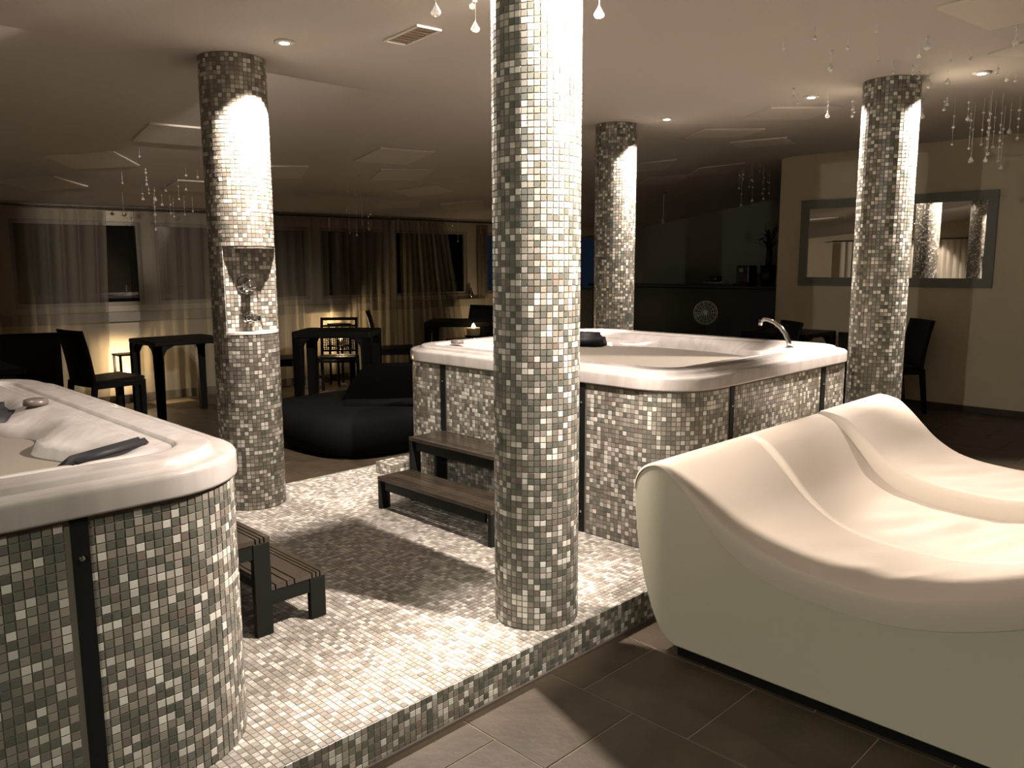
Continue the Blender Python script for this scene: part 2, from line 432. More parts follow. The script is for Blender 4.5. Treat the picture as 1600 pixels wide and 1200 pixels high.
# other walls
o = box('wall_right', (9.92, -3, 0), (10.12, 5.05, 3.02), M_WALL); struct(o, 'beige wall that carries the grey framed mirror', 'wall')
o = box('baseboard_right', (9.905, -3, 0), (9.92, 5.05, .07), M_BASE); struct(o, 'dark skirting below the mirror wall', 'baseboard')
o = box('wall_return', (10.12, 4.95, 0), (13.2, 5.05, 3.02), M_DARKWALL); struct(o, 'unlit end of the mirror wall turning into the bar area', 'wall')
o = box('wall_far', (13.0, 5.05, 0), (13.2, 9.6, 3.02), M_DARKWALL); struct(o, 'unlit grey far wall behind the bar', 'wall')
o = box('wall_left', (-3.2, -3, 0), (-3, 10.9, 3.02), M_WALL); struct(o, 'beige wall on the left side, out of the photo', 'wall')
o = box('wall_front', (-3, -3.2, 0), (13.2, -3, 3.02), M_WALL); struct(o, 'beige wall behind the camera', 'wall')

# ================================================================== PLATFORM
PX0, PX1, PY0, PY1 = -2.6, 6.4, 2.09, 5.0
pf = box('platform', (PX0, PY0+.002, -.003), (PX1, PY1-.002, .148), mat('light_grout', (.20, .175, .14), .8), bev=.003)
tag(pf, 'low raised platform covered in white and taupe glass mosaic under both whirlpools', 'platform')
PILL = {'c': (2.430, 2.293, .178, .15), 'l': (2.373, 4.742, .193, .15), 'r': (5.84, 2.20, .180, .15), 'b': (5.86, 4.56, .180, .15)}
T1 = (-1.2, 1.165, 2.24, 4.68); T2 = (3.40, 5.56, 2.20, 4.58)
gx = np.arange(-1.3, PX1-.01, P)+P/2; gy = np.arange(PY0+.004, PY1-.01, P)+P/2
GX, GY = np.meshgrid(gx, gy); cx = GX.ravel(); cy = GY.ravel(); keep = np.ones(len(cx), bool)
for (a, b, c_, d_) in (T1, T2):
    keep &= ~((cx > a+.12) & (cx < b-.12) & (cy > c_+.12) & (cy < d_-.12))
for k, (a, b, r_, z_) in PILL.items(): keep &= (np.hypot(cx-a, cy-b) > r_-.02)
cx, cy = cx[keep], cy[keep]; n = len(cx)
c1 = np.stack([cx, cy, np.full(n, .148)], 1)
ex, ey, ez = np.array([1., 0, 0]), np.array([0, 1., 0]), np.array([0, 0, 1.])
# riser (front) tiles: six rows
rx, rz = np.meshgrid(gx, np.arange(6)*P+.0125); rx, rz = rx.ravel(), rz.ravel(); m_ = len(rx)
c2 = np.stack([rx, np.full(m_, PY0+.002), rz], 1)
bx, bz = np.meshgrid(gx, np.arange(6)*P+.0125); bx, bz = bx.ravel(), bz.ravel()
c3 = np.stack([bx, np.full(len(bx), PY1-.002), bz], 1)
cc = np.vstack([c1, c2, c3])
uu = np.vstack([np.tile(ex, (n, 1)), np.tile(ex, (m_, 1)), np.tile(-ex, (len(bx), 1))])
vv = np.vstack([np.tile(ey, (n, 1)), np.tile(ez, (m_, 1)), np.tile(ez, (len(bx), 1))])
nn_ = np.vstack([np.tile(ez, (n, 1)), np.tile(-ey, (m_, 1)), np.tile(ey, (len(bx), 1))])
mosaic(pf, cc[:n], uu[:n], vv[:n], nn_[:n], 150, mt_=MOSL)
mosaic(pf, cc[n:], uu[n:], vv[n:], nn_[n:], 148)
# thin metal edging at the foot of the riser
o = box('edge_strip', (PX0, PY0-.014, .0), (PX1, PY0-.004, .012), M_KNOB, pf); o['label'] = 'thin grey metal edging at the foot of the platform'

# small mosaic ledge at the back of the right whirlpool
lg = box('ledge', (3.362, 4.605, .1525), (5.30, 4.80, .232), GROUT); tag(lg, 'small mosaic ledge sticking out behind the right whirlpool, beside the steps', 'ledge')
c_, u_, v_, n_ = [], [], [], []
for i in range(int(1.93/P)):
    for j in range(7):
        c_.append((3.375+i*P, 4.618+j*P+.012, .232)); u_.append(ex); v_.append(ey); n_.append(ez)
    for k in range(3):
        c_.append((3.375+i*P, 4.605, .163+k*P)); u_.append(ex); v_.append(ez); n_.append(-ey)
for j in range(7):
    for k in range(3):
        c_.append((3.362, 4.618+j*P+.012, .163+k*P)); u_.append(-ey); v_.append(ez); n_.append(-ex)
mosaic(lg, c_, u_, v_, n_, lift=.2)

# ================================================================== PILLARS
def pillar(key, label, niche=None, singles=0, lift=0.0):
    px, py, r, z0 = PILL[key]; z1 = ceilz(px, py)+.01
    bm = bmesh.new(); N = 64
    def prism(za, zb, cut=None):
        ring = []
        for k in range(N):
            a = 2*PI*k/N; x, y = r*math.cos(a), r*math.sin(a)
            if cut is not None: y = max(y, -cut)
            ring.append((px+x, py+y, za))
        add_prism(bm, ring, (0, 0, zb-za))
    z0 = z0+.002
    if niche:
        zn0, zn1, d = niche
        prism(z0, zn0); prism(zn0, zn1, d); prism(zn1, z1)
    else: prism(z0, z1)
    o = bmo('pillar', bm, GROUT)
    tag(o, label, 'pillar', 'mosaic pillars')
    ncol = int(round(2*PI*(r+.001)/P)); nrow = int((z1-z0)/P)
    Cs, Us, Vs, Ns = [], [], [], []
    for i in range(ncol):
        a = 2*PI*i/ncol; nx, ny = math.cos(a), math.sin(a)
        for k in range(nrow):
            z = z0+P/2+k*P
            if niche and niche[0]-.012 < z < niche[1]+.0 and r*ny < -niche[2]+.004: continue
            Cs.append((px+nx*r, py+ny*r, z)); Us.append((-ny, nx, 0)); Vs.append((0, 0, 1)); Ns.append((nx, ny, 0))
    if niche:
        h = math.sqrt(r*r-niche[2]**2); nc = int(2*h/P)
        for i in range(nc):
            for k in range(int((niche[1]-niche[0])/P)):
                Cs.append((px-nc*P/2+P/2+i*P, py-niche[2], niche[0]+.014+k*P)); Us.append((1, 0, 0)); Vs.append((0, 0, 1)); Ns.append((0, -1, 0))
            for j in range(4):
                y = -niche[2]-P/2-j*P
                x = -nc*P/2+P/2+i*P
                if math.hypot(x, y) < r-.006:
                    Cs.append((px+x, py+y, niche[1])); Us.append((1, 0, 0)); Vs.append((0, -1, 0)); Ns.append((0, 0, -1))
    mosaic(o, Cs, Us, Vs, Ns, singles, lift=lift)
    return o
pillar('c', 'tall mosaic pillar nearest the camera, cut off by the top of the photo', singles=298)
pl = pillar('l', 'left mosaic pillar with a cut-out shower niche and two chrome valves', niche=(1.262, 1.765, .09), lift=.22)
pillar('b', 'mosaic pillar behind the right whirlpool, farthest from the camera')
pillar('r', 'rightmost mosaic pillar, standing in front of the mirror')
# niche shelf + valves
px, py, r, _ = PILL['l']
ring = []
h = math.sqrt((r+.004)**2-.09**2); a0 = math.atan2(-.09, -h); a1 = math.atan2(-.09, h)
if a0 > 0: a0 -= 2*PI
for k in range(17):
    a = -PI+ (math.asin(.09/(r+.004))) + (PI-2*math.asin(.09/(r+.004)))*k/16
    ring.append((px+(r+.004)*math.cos(a), py+(r+.004)*math.sin(a), 1.248))
bm = bmesh.new(); add_prism(bm, ring, (0, 0, .014)); o = bmo('niche_shelf', bm, M_WHITE, pl); o['label'] = 'white rounded shelf closing the bottom of the niche'
RY = Matrix.Rotation(PI/2, 4, 'X')   # local z -> -Y
vx, vy = 2.338, py-.0925
k1 = lathe('shower_valve', [(.0, 0), (.056, 0), (.058, .004), (.052, .010), (.030, .014), (.029, .05), (.034, .055), (.036, .075), (.030, .083), (0, .085)], (vx, vy, 1.545), M_CHROME, pl, 32, RY); k1['label'] = 'upper round chrome shower valve'
tube('lever', [(vx+.02, vy-.07, 1.54), (vx+.03, vy-.085, 1.50), (vx+.03, vy-.09, 1.455)], [.006, .005, .004], M_CHROME, k1)
k2 = lathe('mixer_valve', [(.0, 0), (.038, 0), (.040, .004), (.036, .012), (.024, .016), (.024, .075), (.020, .085), (0, .086)], (vx+.008, vy, 1.345), M_CHROME, pl, 32, RY); k2['label'] = 'lower chrome mixer valve with a lever'
bm = bmesh.new(); add_tube(bm, [(vx-.03, vy-.05, 1.345), (vx+.055, vy-.05, 1.345)], .019, 16)
add_tube(bm, [(vx+.05, vy-.06, 1.335), (vx+.052, vy-.085, 1.30), (vx+.052, vy-.09, 1.262)], [.006, .005, .0035], 8); bmo('lever', bm, M_CHROME, k2, True)

# ================================================================== WHIRLPOOLS
def rring(x0, x1, y0, y1, d, r0, z, NC=14, NS=26):
    """rounded rectangle inset by d; constant point count"""
    x0, x1, y0, y1 = x0+d, x1-d, y0+d, y1-d; r = max(r0-d, .10) if d < .2 else max(r0-d, .10)+(d-.2)*.9
    pts = []
    cs = [(x1-r, y0+r, -PI/2), (x1-r, y1-r, 0), (x0+r, y1-r, PI/2), (x0+r, y0+r, PI)]
    for q in range(4):
        cx_, cy_, a = cs[q]
        arc = [(cx_+r*math.cos(a+PI/2*k/NC), cy_+r*math.sin(a+PI/2*k/NC)) for k in range(NC+1)]
        pts += arc
        nx_ = cs[(q+1) % 4]; nxt = (nx_[0]+r*math.cos(nx_[2]), nx_[1]+r*math.sin(nx_[2])); l = arc[-1]
        pts += [(l[0]+(nxt[0]-l[0])*k/NS, l[1]+(nxt[1]-l[1])*k/NS) for k in range(1, NS)]
    return [Vector((p[0], p[1], z)) for p in pts]
def whirlpool(T, label, strips, singles, wmat, shoulders, lift=0.0, wz=1.0):
    x0, x1, y0, y1 = T; RAD = .30; L = .018
    root = empty('whirlpool', ((x0+x1)/2, (y0+y1)/2, .15)); tag(root, label, 'whirlpool')
    inv = Matrix.Translation((-(x0+x1)/2, -(y0+y1)/2, -.15))
    def adopt(o):
        o.parent = root; o.matrix_parent_inverse = inv; return o
    # skirt core
    bm = bmesh.new(); add_prism(bm, rring(x0, x1, y0, y1, 0, RAD, .1525), (0, 0, .860))
    core = adopt(bmo('skirt', bm, GROUT)); core['label'] = 'mosaic covered side of the tub'
    # perimeter walk
    path = rring(x0, x1, y0, y1, 0, RAD, 0, 24, 40); seg = []; s = 0
    for i in range(len(path)):
        a, b = path[i], path[(i+1) % len(path)]; seg.append((s, a, b)); s += (b-a).length
    tot = s; ncol = int(tot/P); pw = tot/ncol
    def at(s):
        s %= tot
        for (q, a, b) in seg:
            l = (b-a).length
            if q <= s <= q+l+1e-6 and l > 1e-7:
                d = (b-a)/l; return a+d*(s-q), d
        return path[0], Vector((1, 0, 0))
    Cs, Us, Vs, Ns = [], [], [], []
    for i in range(ncol):
        p_, d_ = at((i+.5)*pw)
        if any(a <= p_.x <= b and c <= p_.y <= e for (a, b, c, e) in strips): continue
        nrm = Vector((d_.y, -d_.x, 0))
        for k in range(34):
            Cs.append((p_.x, p_.y, .1525+P/2+k*P)); Us.append(tuple(d_)); Vs.append((0, 0, 1)); Ns.append(tuple(nrm))
    mosaic(core, Cs, Us, Vs, Ns, singles, lift=lift)
    for (a, b, c, e) in strips:
        mx, my = (a+b)/2, (c+e)/2
        if abs(b-a) < abs(e-c) or abs(mx-x0) < .06 and False:
            pass
        # strip hugging the straight side it lies on
        if c < y0 < e: lo, hi, nv = (a+.004, y0-.006, .152), (b-.004, y0+.004, 1.012), Vector((0, -1, 0))
        elif a < x0 < b: lo, hi, nv = (x0-.006, c+.004, .152), (x0+.004, e-.004, 1.012), Vector((-1, 0, 0))
        elif a < x1 < b: lo, hi, nv = (x1-.004, c+.004, .152), (x1+.006, e-.004, 1.012), Vector((1, 0, 0))
        else: lo, hi, nv = (a+.004, y1-.004, .152), (b-.004, y1+.006, 1.012), Vector((0, 1, 0))
        st = adopt(box('corner_strip', lo, hi, M_STRIP)); st['label'] = 'black upright strip between the mosaic panels'
        for zz in (.27, .90):
            cpt = Vector(((lo[0]+hi[0])/2, (lo[1]+hi[1])/2, zz))+nv*.006
            q = nv.to_track_quat('Z', 'Y').to_matrix().to_4x4()
            bt = lathe('bolt', [(0, 0), (.008, 0), (.008, .003), (.005, .006), (0, .007)], cpt, M_CHROME, st, 12, q)
    # acrylic shell
    prof = [(.03, 1.012), (-L, 1.013), (-L, 1.020), (-L, 1.070), (-L+.002, 1.078), (-L+.008, 1.0845), (-L+.016, 1.0865), (-L+.024, 1.087), (.040, 1.089), (.046, 1.090), (.050, 1.093), (.054, 1.1035), (.060, 1.1085), (.068, 1.1105), (.078, 1.111),
            (.148, 1.1115), (.155, 1.111), (.160, 1.109), (.166, 1.101), (.171, 1.0985), (.18, 1.098), (.203, 1.098), (.209, 1.0985), (.214, 1.1005), (.220, 1.1015), (.232, 1.1015)]
    rings = [rring(x0, x1, y0, y1, d, RAD+.01, z) for d, z in prof]
    # oval basin: blend from the rounded rectangle to a softer opening
    mx, my = (x0+x1)/2, (y0+y1)/2
    basin = [(.242, 1.1005, .02), (.252, 1.097, .10), (.262, 1.090, .28), (.272, 1.077, .5), (.282, 1.058, .75), (.292, 1.03, .95), (.305, .99, 1.), (.33, .93, 1.), (.37, .87, .97), (.42, .82, .9), (.50, .77, .75), (.58, .735, .55), (.66, .70, .35), (.73, .66, .2), (.77, .58, .1), (.79, .48, 0), (.82, .36, 0), (.88, .30, 0)]
    for d, z, s_ in basin:
        rg = rring(x0, x1, y0, y1, d, RAD+.01, z)
        out = []
        for p_ in rg:
            th = math.atan2((p_.y-my)/(y1-y0), (p_.x-mx)/(x1-x0)); k = 0
            for (t0, wd, am) in shoulders:
                dt = (th-R(t0)+PI) % (2*PI)-PI
                k += am*math.exp(-(dt/R(wd))**2)
            q = Vector((mx, my, 0)); v = Vector((p_.x, p_.y, 0))-q; l = v.length
            v = v*(1-min(.6, k*s_/max(l, .3)))
            out.append(Vector((mx+v.x, my+v.y, z+(.0 if z > 1.05 else k*.22*(1 if z > .7 else 0)))))
        rings.append(out)
    verts = [p_ for rg in rings for p_ in rg]; n = len(rings[0]); faces = []
    for i in range(len(rings)-1):
        for k in range(n): faces.append((i*n+k, i*n+(k+1) % n, (i+1)*n+(k+1) % n, (i+1)*n+k))
    faces.append(tuple((len(rings)-1)*n+k for k in range(n)))
    sh = adopt(mk('shell', verts, faces, ACR, smooth=True)); sh['label'] = 'glossy marbled white acrylic rim and basin'
    # water
    wr = rring(x0, x1, y0, y1, .28, RAD, 0); out = []
    wv = [Vector((mx, my, wz))]
    for f_ in (.35, .7, 1.0):
        for p_ in wr: wv.append(Vector((mx+(p_.x-mx)*f_, my+(p_.y-my)*f_, wz)))
    wf = [(0, 1+k, 1+(k+1) % n) for k in range(n)]
    for i in range(2):
        for k in range(n): wf.append((1+i*n+k, 1+(i+1)*n+k, 1+(i+1)*n+(k+1) % n, 1+i*n+(k+1) % n))
    # orient up and trim to the basin
    wt = adopt(mk('water', wv, [f[::1] for f in wf], wmat, smooth=True)); wt['label'] = 'pale greenish bath water'
    return root, adopt
w1, ad1 = whirlpool(T1, 'left whirlpool tub with empty sculpted seats, cut off by the photo edge', [(.60, .652, 2.1, 2.3), (-.6, -.55, 2.1, 2.3), (1.1, 1.2, 3.9, 3.95), (1.1, 1.2, 2.62, 2.67)], 298, M_WATER1,
                     [(10, 13, .13), (50, 14, .18), (-25, 12, .13), (112, 15, .16), (170, 16, .14), (-90, 18, .05)], wz=.86)
w2, ad2 = whirlpool(T2, 'right whirlpool tub full of water with a chrome tap, behind the centre pillar', [(3.845, 3.895, 2.1, 2.3), (4.965, 5.03, 2.1, 2.3), (3.3, 3.5, 4.03, 4.085), (3.3, 3.5, 2.83, 2.885)], 298, M_WATER2,
                     [(135, 18, .16), (45, 18, .18), (-135, 16, .08), (-45, 18, .14), (90, 16, -.03)], lift=.2, wz=1.01)

def pillow(ad, c, size, rot, label):
    bm = bmesh.new(); sx, sy, sz = size
    t = bmesh.new(); bmesh.ops.create_cube(t, size=1)
    for v in t.verts: v.co = Vector((v.co.x*sx, v.co.y*sy*(.8 if v.co.z > 0 else 1), v.co.z*sz))
    bmesh.ops.bevel(t, geom=t.edges[:], offset=min(size)*.3, segments=3, affect='EDGES')
    merge(bm, t, Matrix.Translation(c) @ Matrix.Rotation(rot[2], 4, 'Z') @ Matrix.Rotation(rot[0], 4, 'X'))
    o = ad(bmo('headrest', bm, M_PILLOW, smooth=True)); o['label'] = label
    return o
pillow(ad1, (.80, 2.56, 1.085), (.30, .12, .05), (R(-35), 0, R(28)), 'dark grey headrest at the near corner of the left tub')
pillow(ad1, (.745, 3.70, 1.055), (.15, .30, .12), (0, R(0), R(-25)), 'big dark grey headrest at the far side of the left tub')
pillow(ad2, (4.98, 4.14, 1.06), (.22, .30, .12), (0, 0, R(20)), 'black headrest at the far rim of the right tub')
for ad, c in ((ad1, (.905, 3.66, 1.104)), (ad2, (3.72, 4.28, 1.112))):
    o = ad(lathe('diverter_knob', [(0, 0), (.046, 0), (.046, .012), (.042, .022), (.03, .026), (0, .027)], c, M_KNOB)); o['label'] = 'grey round control knob on the rim'
for ad, T_ in ((ad1, T1), (ad2, T2)):
    mx, my = (T_[0]+T_[1])/2, (T_[2]+T_[3])/2
    for (a, rr_, z) in ((100, .80, .93), (80, .80, .93), (60, .78, .94), (120, .78, .94), (10, .74, .93), (150, .75, .93)):
        p_ = Vector((mx+rr_*math.cos(R(a)), my+rr_*math.sin(R(a)), z)); nv = (Vector((mx, my, z))-p_).normalized()
        ad(lathe('jet', [(0, 0), (.03, 0), (.03, .006), (.02, .010), (.012, .004), (0, .004)], p_, M_CHROME, n=16, mtx=nv.to_track_quat('Z', 'Y').to_matrix().to_4x4()))
# tap
bm = bmesh.new()
pts = [(5.02, 2.445, 1.112), (5.02, 2.452, 1.15), (5.02, 2.475, 1.20), (5.02, 2.51, 1.24), (5.02, 2.555, 1.272), (5.02, 2.60, 1.288), (5.02, 2.635, 1.290), (5.02, 2.655, 1.272)]
add_tube(bm, pts, [.017, .016, .0155, .015, .014, .013, .0125, .012], 14); add_lathe(bm, [(0, 0), (.028, 0), (.028, .006), (.018, .012), (0, .013)], (5.02, 2.445, 1.111), 20)
add_tube(bm, [(5.02, 2.655, 1.285), (5.02, 2.66, 1.25)], .014, 12)
o = ad2(bmo('tap', bm, M_CHROME, smooth=True)); o['label'] = 'curved chrome water spout'

# ================================================================== STEP STOOLS
def step_stool(label, loc, flip):
    """lower tread on the -X side (local); flip mirrors it"""
    root = empty('step_stool', loc); tag(root, label, 'steps')
    s = -1 if flip else 1; W = 1.03
    def bb(name, lo, hi, m, bev=.003, par=root):
        lo2 = (min(lo[0]*s, hi[0]*s), lo[1], lo[2]); hi2 = (max(lo[0]*s, hi[0]*s), hi[1], hi[2])
        return box(name, lo2, hi2, m, par, bev)
    # local: x 0..0.54 from lowest front edge to the tub, y 0..W
    for (xa, xb, zt) in ((0, .255, .207), (.25, .535, .420)):
        top = zt; th = .022
        # planks across the depth, broken by narrow grooves
        cuts = [xa, xa+.026, xa+.045, xa+.064, (xa+xb)/2+.02, xa+(xb-xa)*.72, xb-.02, xb]
        for i in range(len(cuts)-1):
            bb('plank', (cuts[i]+(.0025 if i else 0), .0, top-th), (cuts[i+1]-(.0025 if i < len(cuts)-2 else 0), W, top), M_STEP, .002)
        bb('front_apron', (xa+.012, .06, top-th-.062), (xa+.032, W-.06, top-th), M_STEPS)
        bb('back_rail', (xb-.035, .03, top-th-.05), (xb-.015, W-.03, top-th-.001), M_STEPS)
        for y in (0, W-.028):
            bb('leg', (xa+.001, y, .001), (xa+.075, y+.028, top-th), M_STEPS)
            if xa > 0: bb('leg', (xb-.08, y, .001), (xb, y+.028, top-th), M_STEPS)
            bb('end_rail', (xa+.075, y+.004, top-th-.062), (xb-(.08 if xa > 0 else 0), y+.024, top-th), M_STEPS)
    return root
step_stool('dark wooden two-tread step unit in front of the right whirlpool', (2.846, 3.02, .1505), False)
step_stool('dark wooden two-tread step unit beside the left whirlpool, mostly hidden', (1.772, 2.931, .1505), True)

# ================================================================== CREAM WAVE LOUNGER
def interp(x, pts):
    xs_ = [p_[0] for p_ in pts]; ys_ = [p_[1] for p_ in pts]
    # monotone-ish smooth: cubic hermite through the points
    n_ = len(xs_)
    if x <= xs_[0]: return ys_[0]
    if x >= xs_[-1]: return ys_[-1]
    for i in range(n_-1):
        if xs_[i] <= x <= xs_[i+1]:
            h_ = xs_[i+1]-xs_[i]; t = (x-xs_[i])/h_
            m0 = (ys_[i+1]-ys_[max(i-1, 0)])/(xs_[i+1]-xs_[max(i-1, 0)]); m1 = (ys_[min(i+2, n_-1)]-ys_[i])/(xs_[min(i+2, n_-1)]-xs_[i])
            return (2*t**3-3*t*t+1)*ys_[i]+(t**3-2*t*t+t)*h_*m0+(-2*t**3+3*t*t)*ys_[i+1]+(t**3-t*t)*h_*m1
# outline parameter: list of (y, z) from head bottom up, over the head and down to the foot
OUT = [(1.80, .055), (1.845, .075), (1.885, .12), (1.925, .20), (1.965, .32), (1.995, .45), (2.012, .58), (2.020, .68), (2.012, .745), (1.985, .790), (1.945, .815), (1.90, .822),
       (1.855, .805), (1.80, .765), (1.74, .712), (1.68, .650), (1.62, .588), (1.56, .540), (1.48, .492), (1.40, .462), (1.30, .441), (1.18, .430), (1.05, .425), (.92, .434), (.78, .462), (.64, .508),
       (.50, .565), (.36, .612), (.22, .630), (.08, .612), (-.06, .555), (-.2, .47), (-.3, .40), (-.36, .33), (-.37, .22), (-.34, .11), (-.30, .055)]
def smooth_poly(pts, n=3):
    out = []
    for i in range(len(pts)-1):
        p0 = pts[max(i-1, 0)]; p1 = pts[i]; p2 = pts[i+1]; p3 = pts[min(i+2, len(pts)-1)]
        for k in range(n):
            t = k/n
            out.append(tuple(.5*((2*p1[j])+(-p0[j]+p2[j])*t+(2*p0[j]-5*p1[j]+4*p2[j]-p3[j])*t*t+(-p0[j]+3*p1[j]-3*p2[j]+p3[j])*t**3) for j in range(2)))
    out.append(pts[-1]); return out
OS = smooth_poly(OUT, 3)
LX0, LX1 = 2.76, 5.13
root = empty('wave_lounger', ((LX0+LX1)/2, .9, 0)); tag(root, 'big cream wave-shaped double lounger with three cushion sections', 'lounger')
linv = Matrix.Translation((-(LX0+LX1)/2, -.9, 0))
def lad(o): o.parent = root; o.matrix_parent_inverse = linv; return o
# body: rounded at both sides
verts, faces = [], []; secs = [(0, .007), (.003, .002), (.010, 0)]
xl = [LX0+a for a, b in secs]+[LX1-a for a, b in secs[::-1]]; il = [b for a, b in secs]+[b for a, b in secs[::-1]]
ctr = (1.0, .3)
nrm2 = []
for i in range(len(OS)):
    a = OS[max(i-1, 0)]; b = OS[min(i+1, len(OS)-1)]; dx, dy = b[0]-a[0], b[1]-a[1]; l = math.hypot(dx, dy) or 1
    nrm2.append((-dy/l, dx/l))     # points inward/outward, fixed below
# walking head->foot over the top: outward is +(dy?)
def outward(i):
    nx_, nz_ = nrm2[i]
    return (-nx_, -nz_)
for x, ins in zip(xl, il):
    for i, (y, z) in enumerate(OS):
        nx_, nz_ = outward(i)
        verts.append((x, y-nx_*ins*1.0, max(.045, z-nz_*ins-.004)))
n = len(OS)
for s in range(len(xl)-1):
    for i in range(n-1): faces.append((s*n+i, s*n+i+1, (s+1)*n+i+1, (s+1)*n+i))
    faces.append((s*n+n-1, s*n, (s+1)*n, (s+1)*n+n-1))
faces.append(tuple(range(n))); faces.append(tuple((len(xl)-1)*n+i for i in range(n))[::-1])
bm = bmesh.new(); vs = [bm.verts.new(v) for v in verts]
for f in faces: bm.faces.new([vs[i] for i in f])
body = lad(bmo('body', bm, M_LOUNGES, smooth=False)); body['label'] = 'smooth cream side panel and back of the lounger'
for p_ in body.data.polygons: p_.use_smooth = len(p_.vertices) == 4
b_ = lad(box('plinth', (LX0+.03, -.25, .0), (LX1-.05, 1.80, .058), M_BLACK)); b_['label'] = 'recessed black plinth'
# cushions: follow the outline from the back of the head to the foot
i0 = next(i for i, p_ in enumerate(OS) if p_[1] > .70 and p_[0] > 2.0); i1 = len(OS)-10
def fade(y, hi=1.88, lo=1.42): return max(0., min(1., (hi-y)/(hi-lo)))
def cushion(x0, x1, h0, h1, hfun, wr, label):
    NXX = 40; verts, faces = [], []; idx = list(range(i0, i1)); m_ = len(idx); rr_ = .02
    for jx in range(NXX+1):
        t = jx/NXX
        # cluster samples near the sides for the rounded edge
        tt = .5-.5*math.cos(PI*t); x = x0+(x1-x0)*tt
        e = min(x-x0, x1-x); rim = 1-math.sqrt(max(0, 1-((rr_-e)/rr_)**2)) if e < rr_ else 0
        for q, i in enumerate(idx):
            y, z = OS[i]; nx_, nz_ = outward(i)
            over_top = i > next_top
            fa = fade(y) if over_top else 0
            g2 = max(0., min(1., (1.95-y)/.14)) if over_top else 0
            hh = .007+hfun(tt, fa*fa*(3-2*fa), g2)
            # small wrinkles in the seat hollow
            wv_ = 0
            if over_top and .5 < y < 1.5:
                g_ = math.exp(-((y-1.05)/.3)**2)
                wv_ = wr*g_*(math.sin(26*(y-1.0)+9*(x-x0)+1.5*math.sin(7*x))*.5+.5*math.sin(41*(y)+14*x))*math.sin(PI*tt)
            hh = hh*(1-rim)+wv_*(1-rim)+(.002 if rim > .99 else 0)
            if q < 3 or q > m_-4: hh *= min(q, m_-1-q)/3
            verts.append((x, y+nx_*hh, z+nz_*hh))
    for jx in range(NXX):
        for q in range(m_-1): faces.append((jx*m_+q, (jx+1)*m_+q, (jx+1)*m_+q+1, jx*m_+q+1))
    # underside skirt
    base = len(verts)
    for x in (x0, x1):
        for i in idx:
            y, z = OS[i]; nx_, nz_ = outward(i); verts.append((x, y-nx_*.004, z-nz_*.004))
    for q in range(m_-1):
        faces.append((q, q+1, base+q+1, base+q)); faces.append((NXX*m_+q+1, NXX*m_+q, base+m_+q, base+m_+q+1))
    bm = bmesh.new(); vs = [bm.verts.new(v) for v in verts]
    for f in faces: bm.faces.new([vs[i] for i in f])
    bmesh.ops.recalc_face_normals(bm, faces=bm.faces)
    o = lad(bmo('cushion', bm, M_LOUNGE, smooth=True)); o['label'] = label
    return o
next_top = max(range(len(OS)), key=lambda i: OS[i][1] if OS[i][0] > 1.5 else 0)
cushion(LX0-.003, 3.515, 0, 0, lambda t, f, g: (.084-.072*t)*f, .010, 'nearest cushion section, with a thick rounded outer edge')
cushion(3.517, 4.285, 0, 0, lambda t, f, g: .030*g*(1-.55*f)-.012*t*f, .016, 'lower middle cushion section')
cushion(4.287, LX1+.003, 0, 0, lambda t, f, g: .068*g+.038*f-.03*t*f, .012, 'raised farthest cushion section')

# ================================================================== BLACK DAYBED behind the platform
db = empty('daybed', (4.3, 6.3, 0)); tag(db, 'low black wicker daybed with raised backrest, behind the platform', 'daybed')
dinv = Matrix.Translation((-4.3, -6.3, 0))
def dad(o): o.parent = db; o.matrix_parent_inverse = dinv; return o
bm = bmesh.new()
ringp = []
for k in range(40):
    a = 2*PI*k/40; ca, sa = math.cos(a), math.sin(a)
    ringp.append((4.45+.92*math.copysign(abs(ca)**.6, ca), 6.32+.78*math.copysign(abs(sa)**.6, sa), .0))
t = bmesh.new(); lv = [(.82, 0), (.92, .06), (1.0, .2), (1.0, .32), (.95, .385), (.7, .41), (.3, .41)]
rg = [[t.verts.new((4.45+(x-4.45)*s_, 6.32+(y-6.32)*s_, z_)) for x, y, _ in ringp] for s_, z_ in lv]
for a, b in zip(rg, rg[1:]):
    for k in range(40): t.faces.new((a[k], a[(k+1) % 40], b[(k+1) % 40], b[k]))
t.faces.new(rg[0][::-1]); t.faces.new(rg[-1]); merge(bm, t)
dad(bmo('seat', bm, M_BLACKF, smooth=True))
bm = bmesh.new()
# backrest: slab leaning, seen edge-on from the camera
bp_ = [(4.10, 6.16, .40), (4.42, 6.52, .86), (4.52, 6.62, .90), (4.64, 6.66, .86), (4.72, 6.60, .41)]
add_prism(bm, [(4.10, 6.44, .39), (4.105, 6.22, .62), (4.13, 6.12, .73), (4.19, 6.05, .775), (4.30, 6.02, .78), (4.42, 6.10, .70), (4.50, 6.30, .39)], (.85, -.62, .0), bev=.02)
dad(bmo('backrest', bm, M_BLACKF))
bm = bmesh.new(); add_tube(bm, [(3.98, 6.12, .42), (4.25, 5.86, .42), (4.60, 5.60, .42)], .05, 10); dad(bmo('bolster', bm, M_BLACKF, smooth=True))

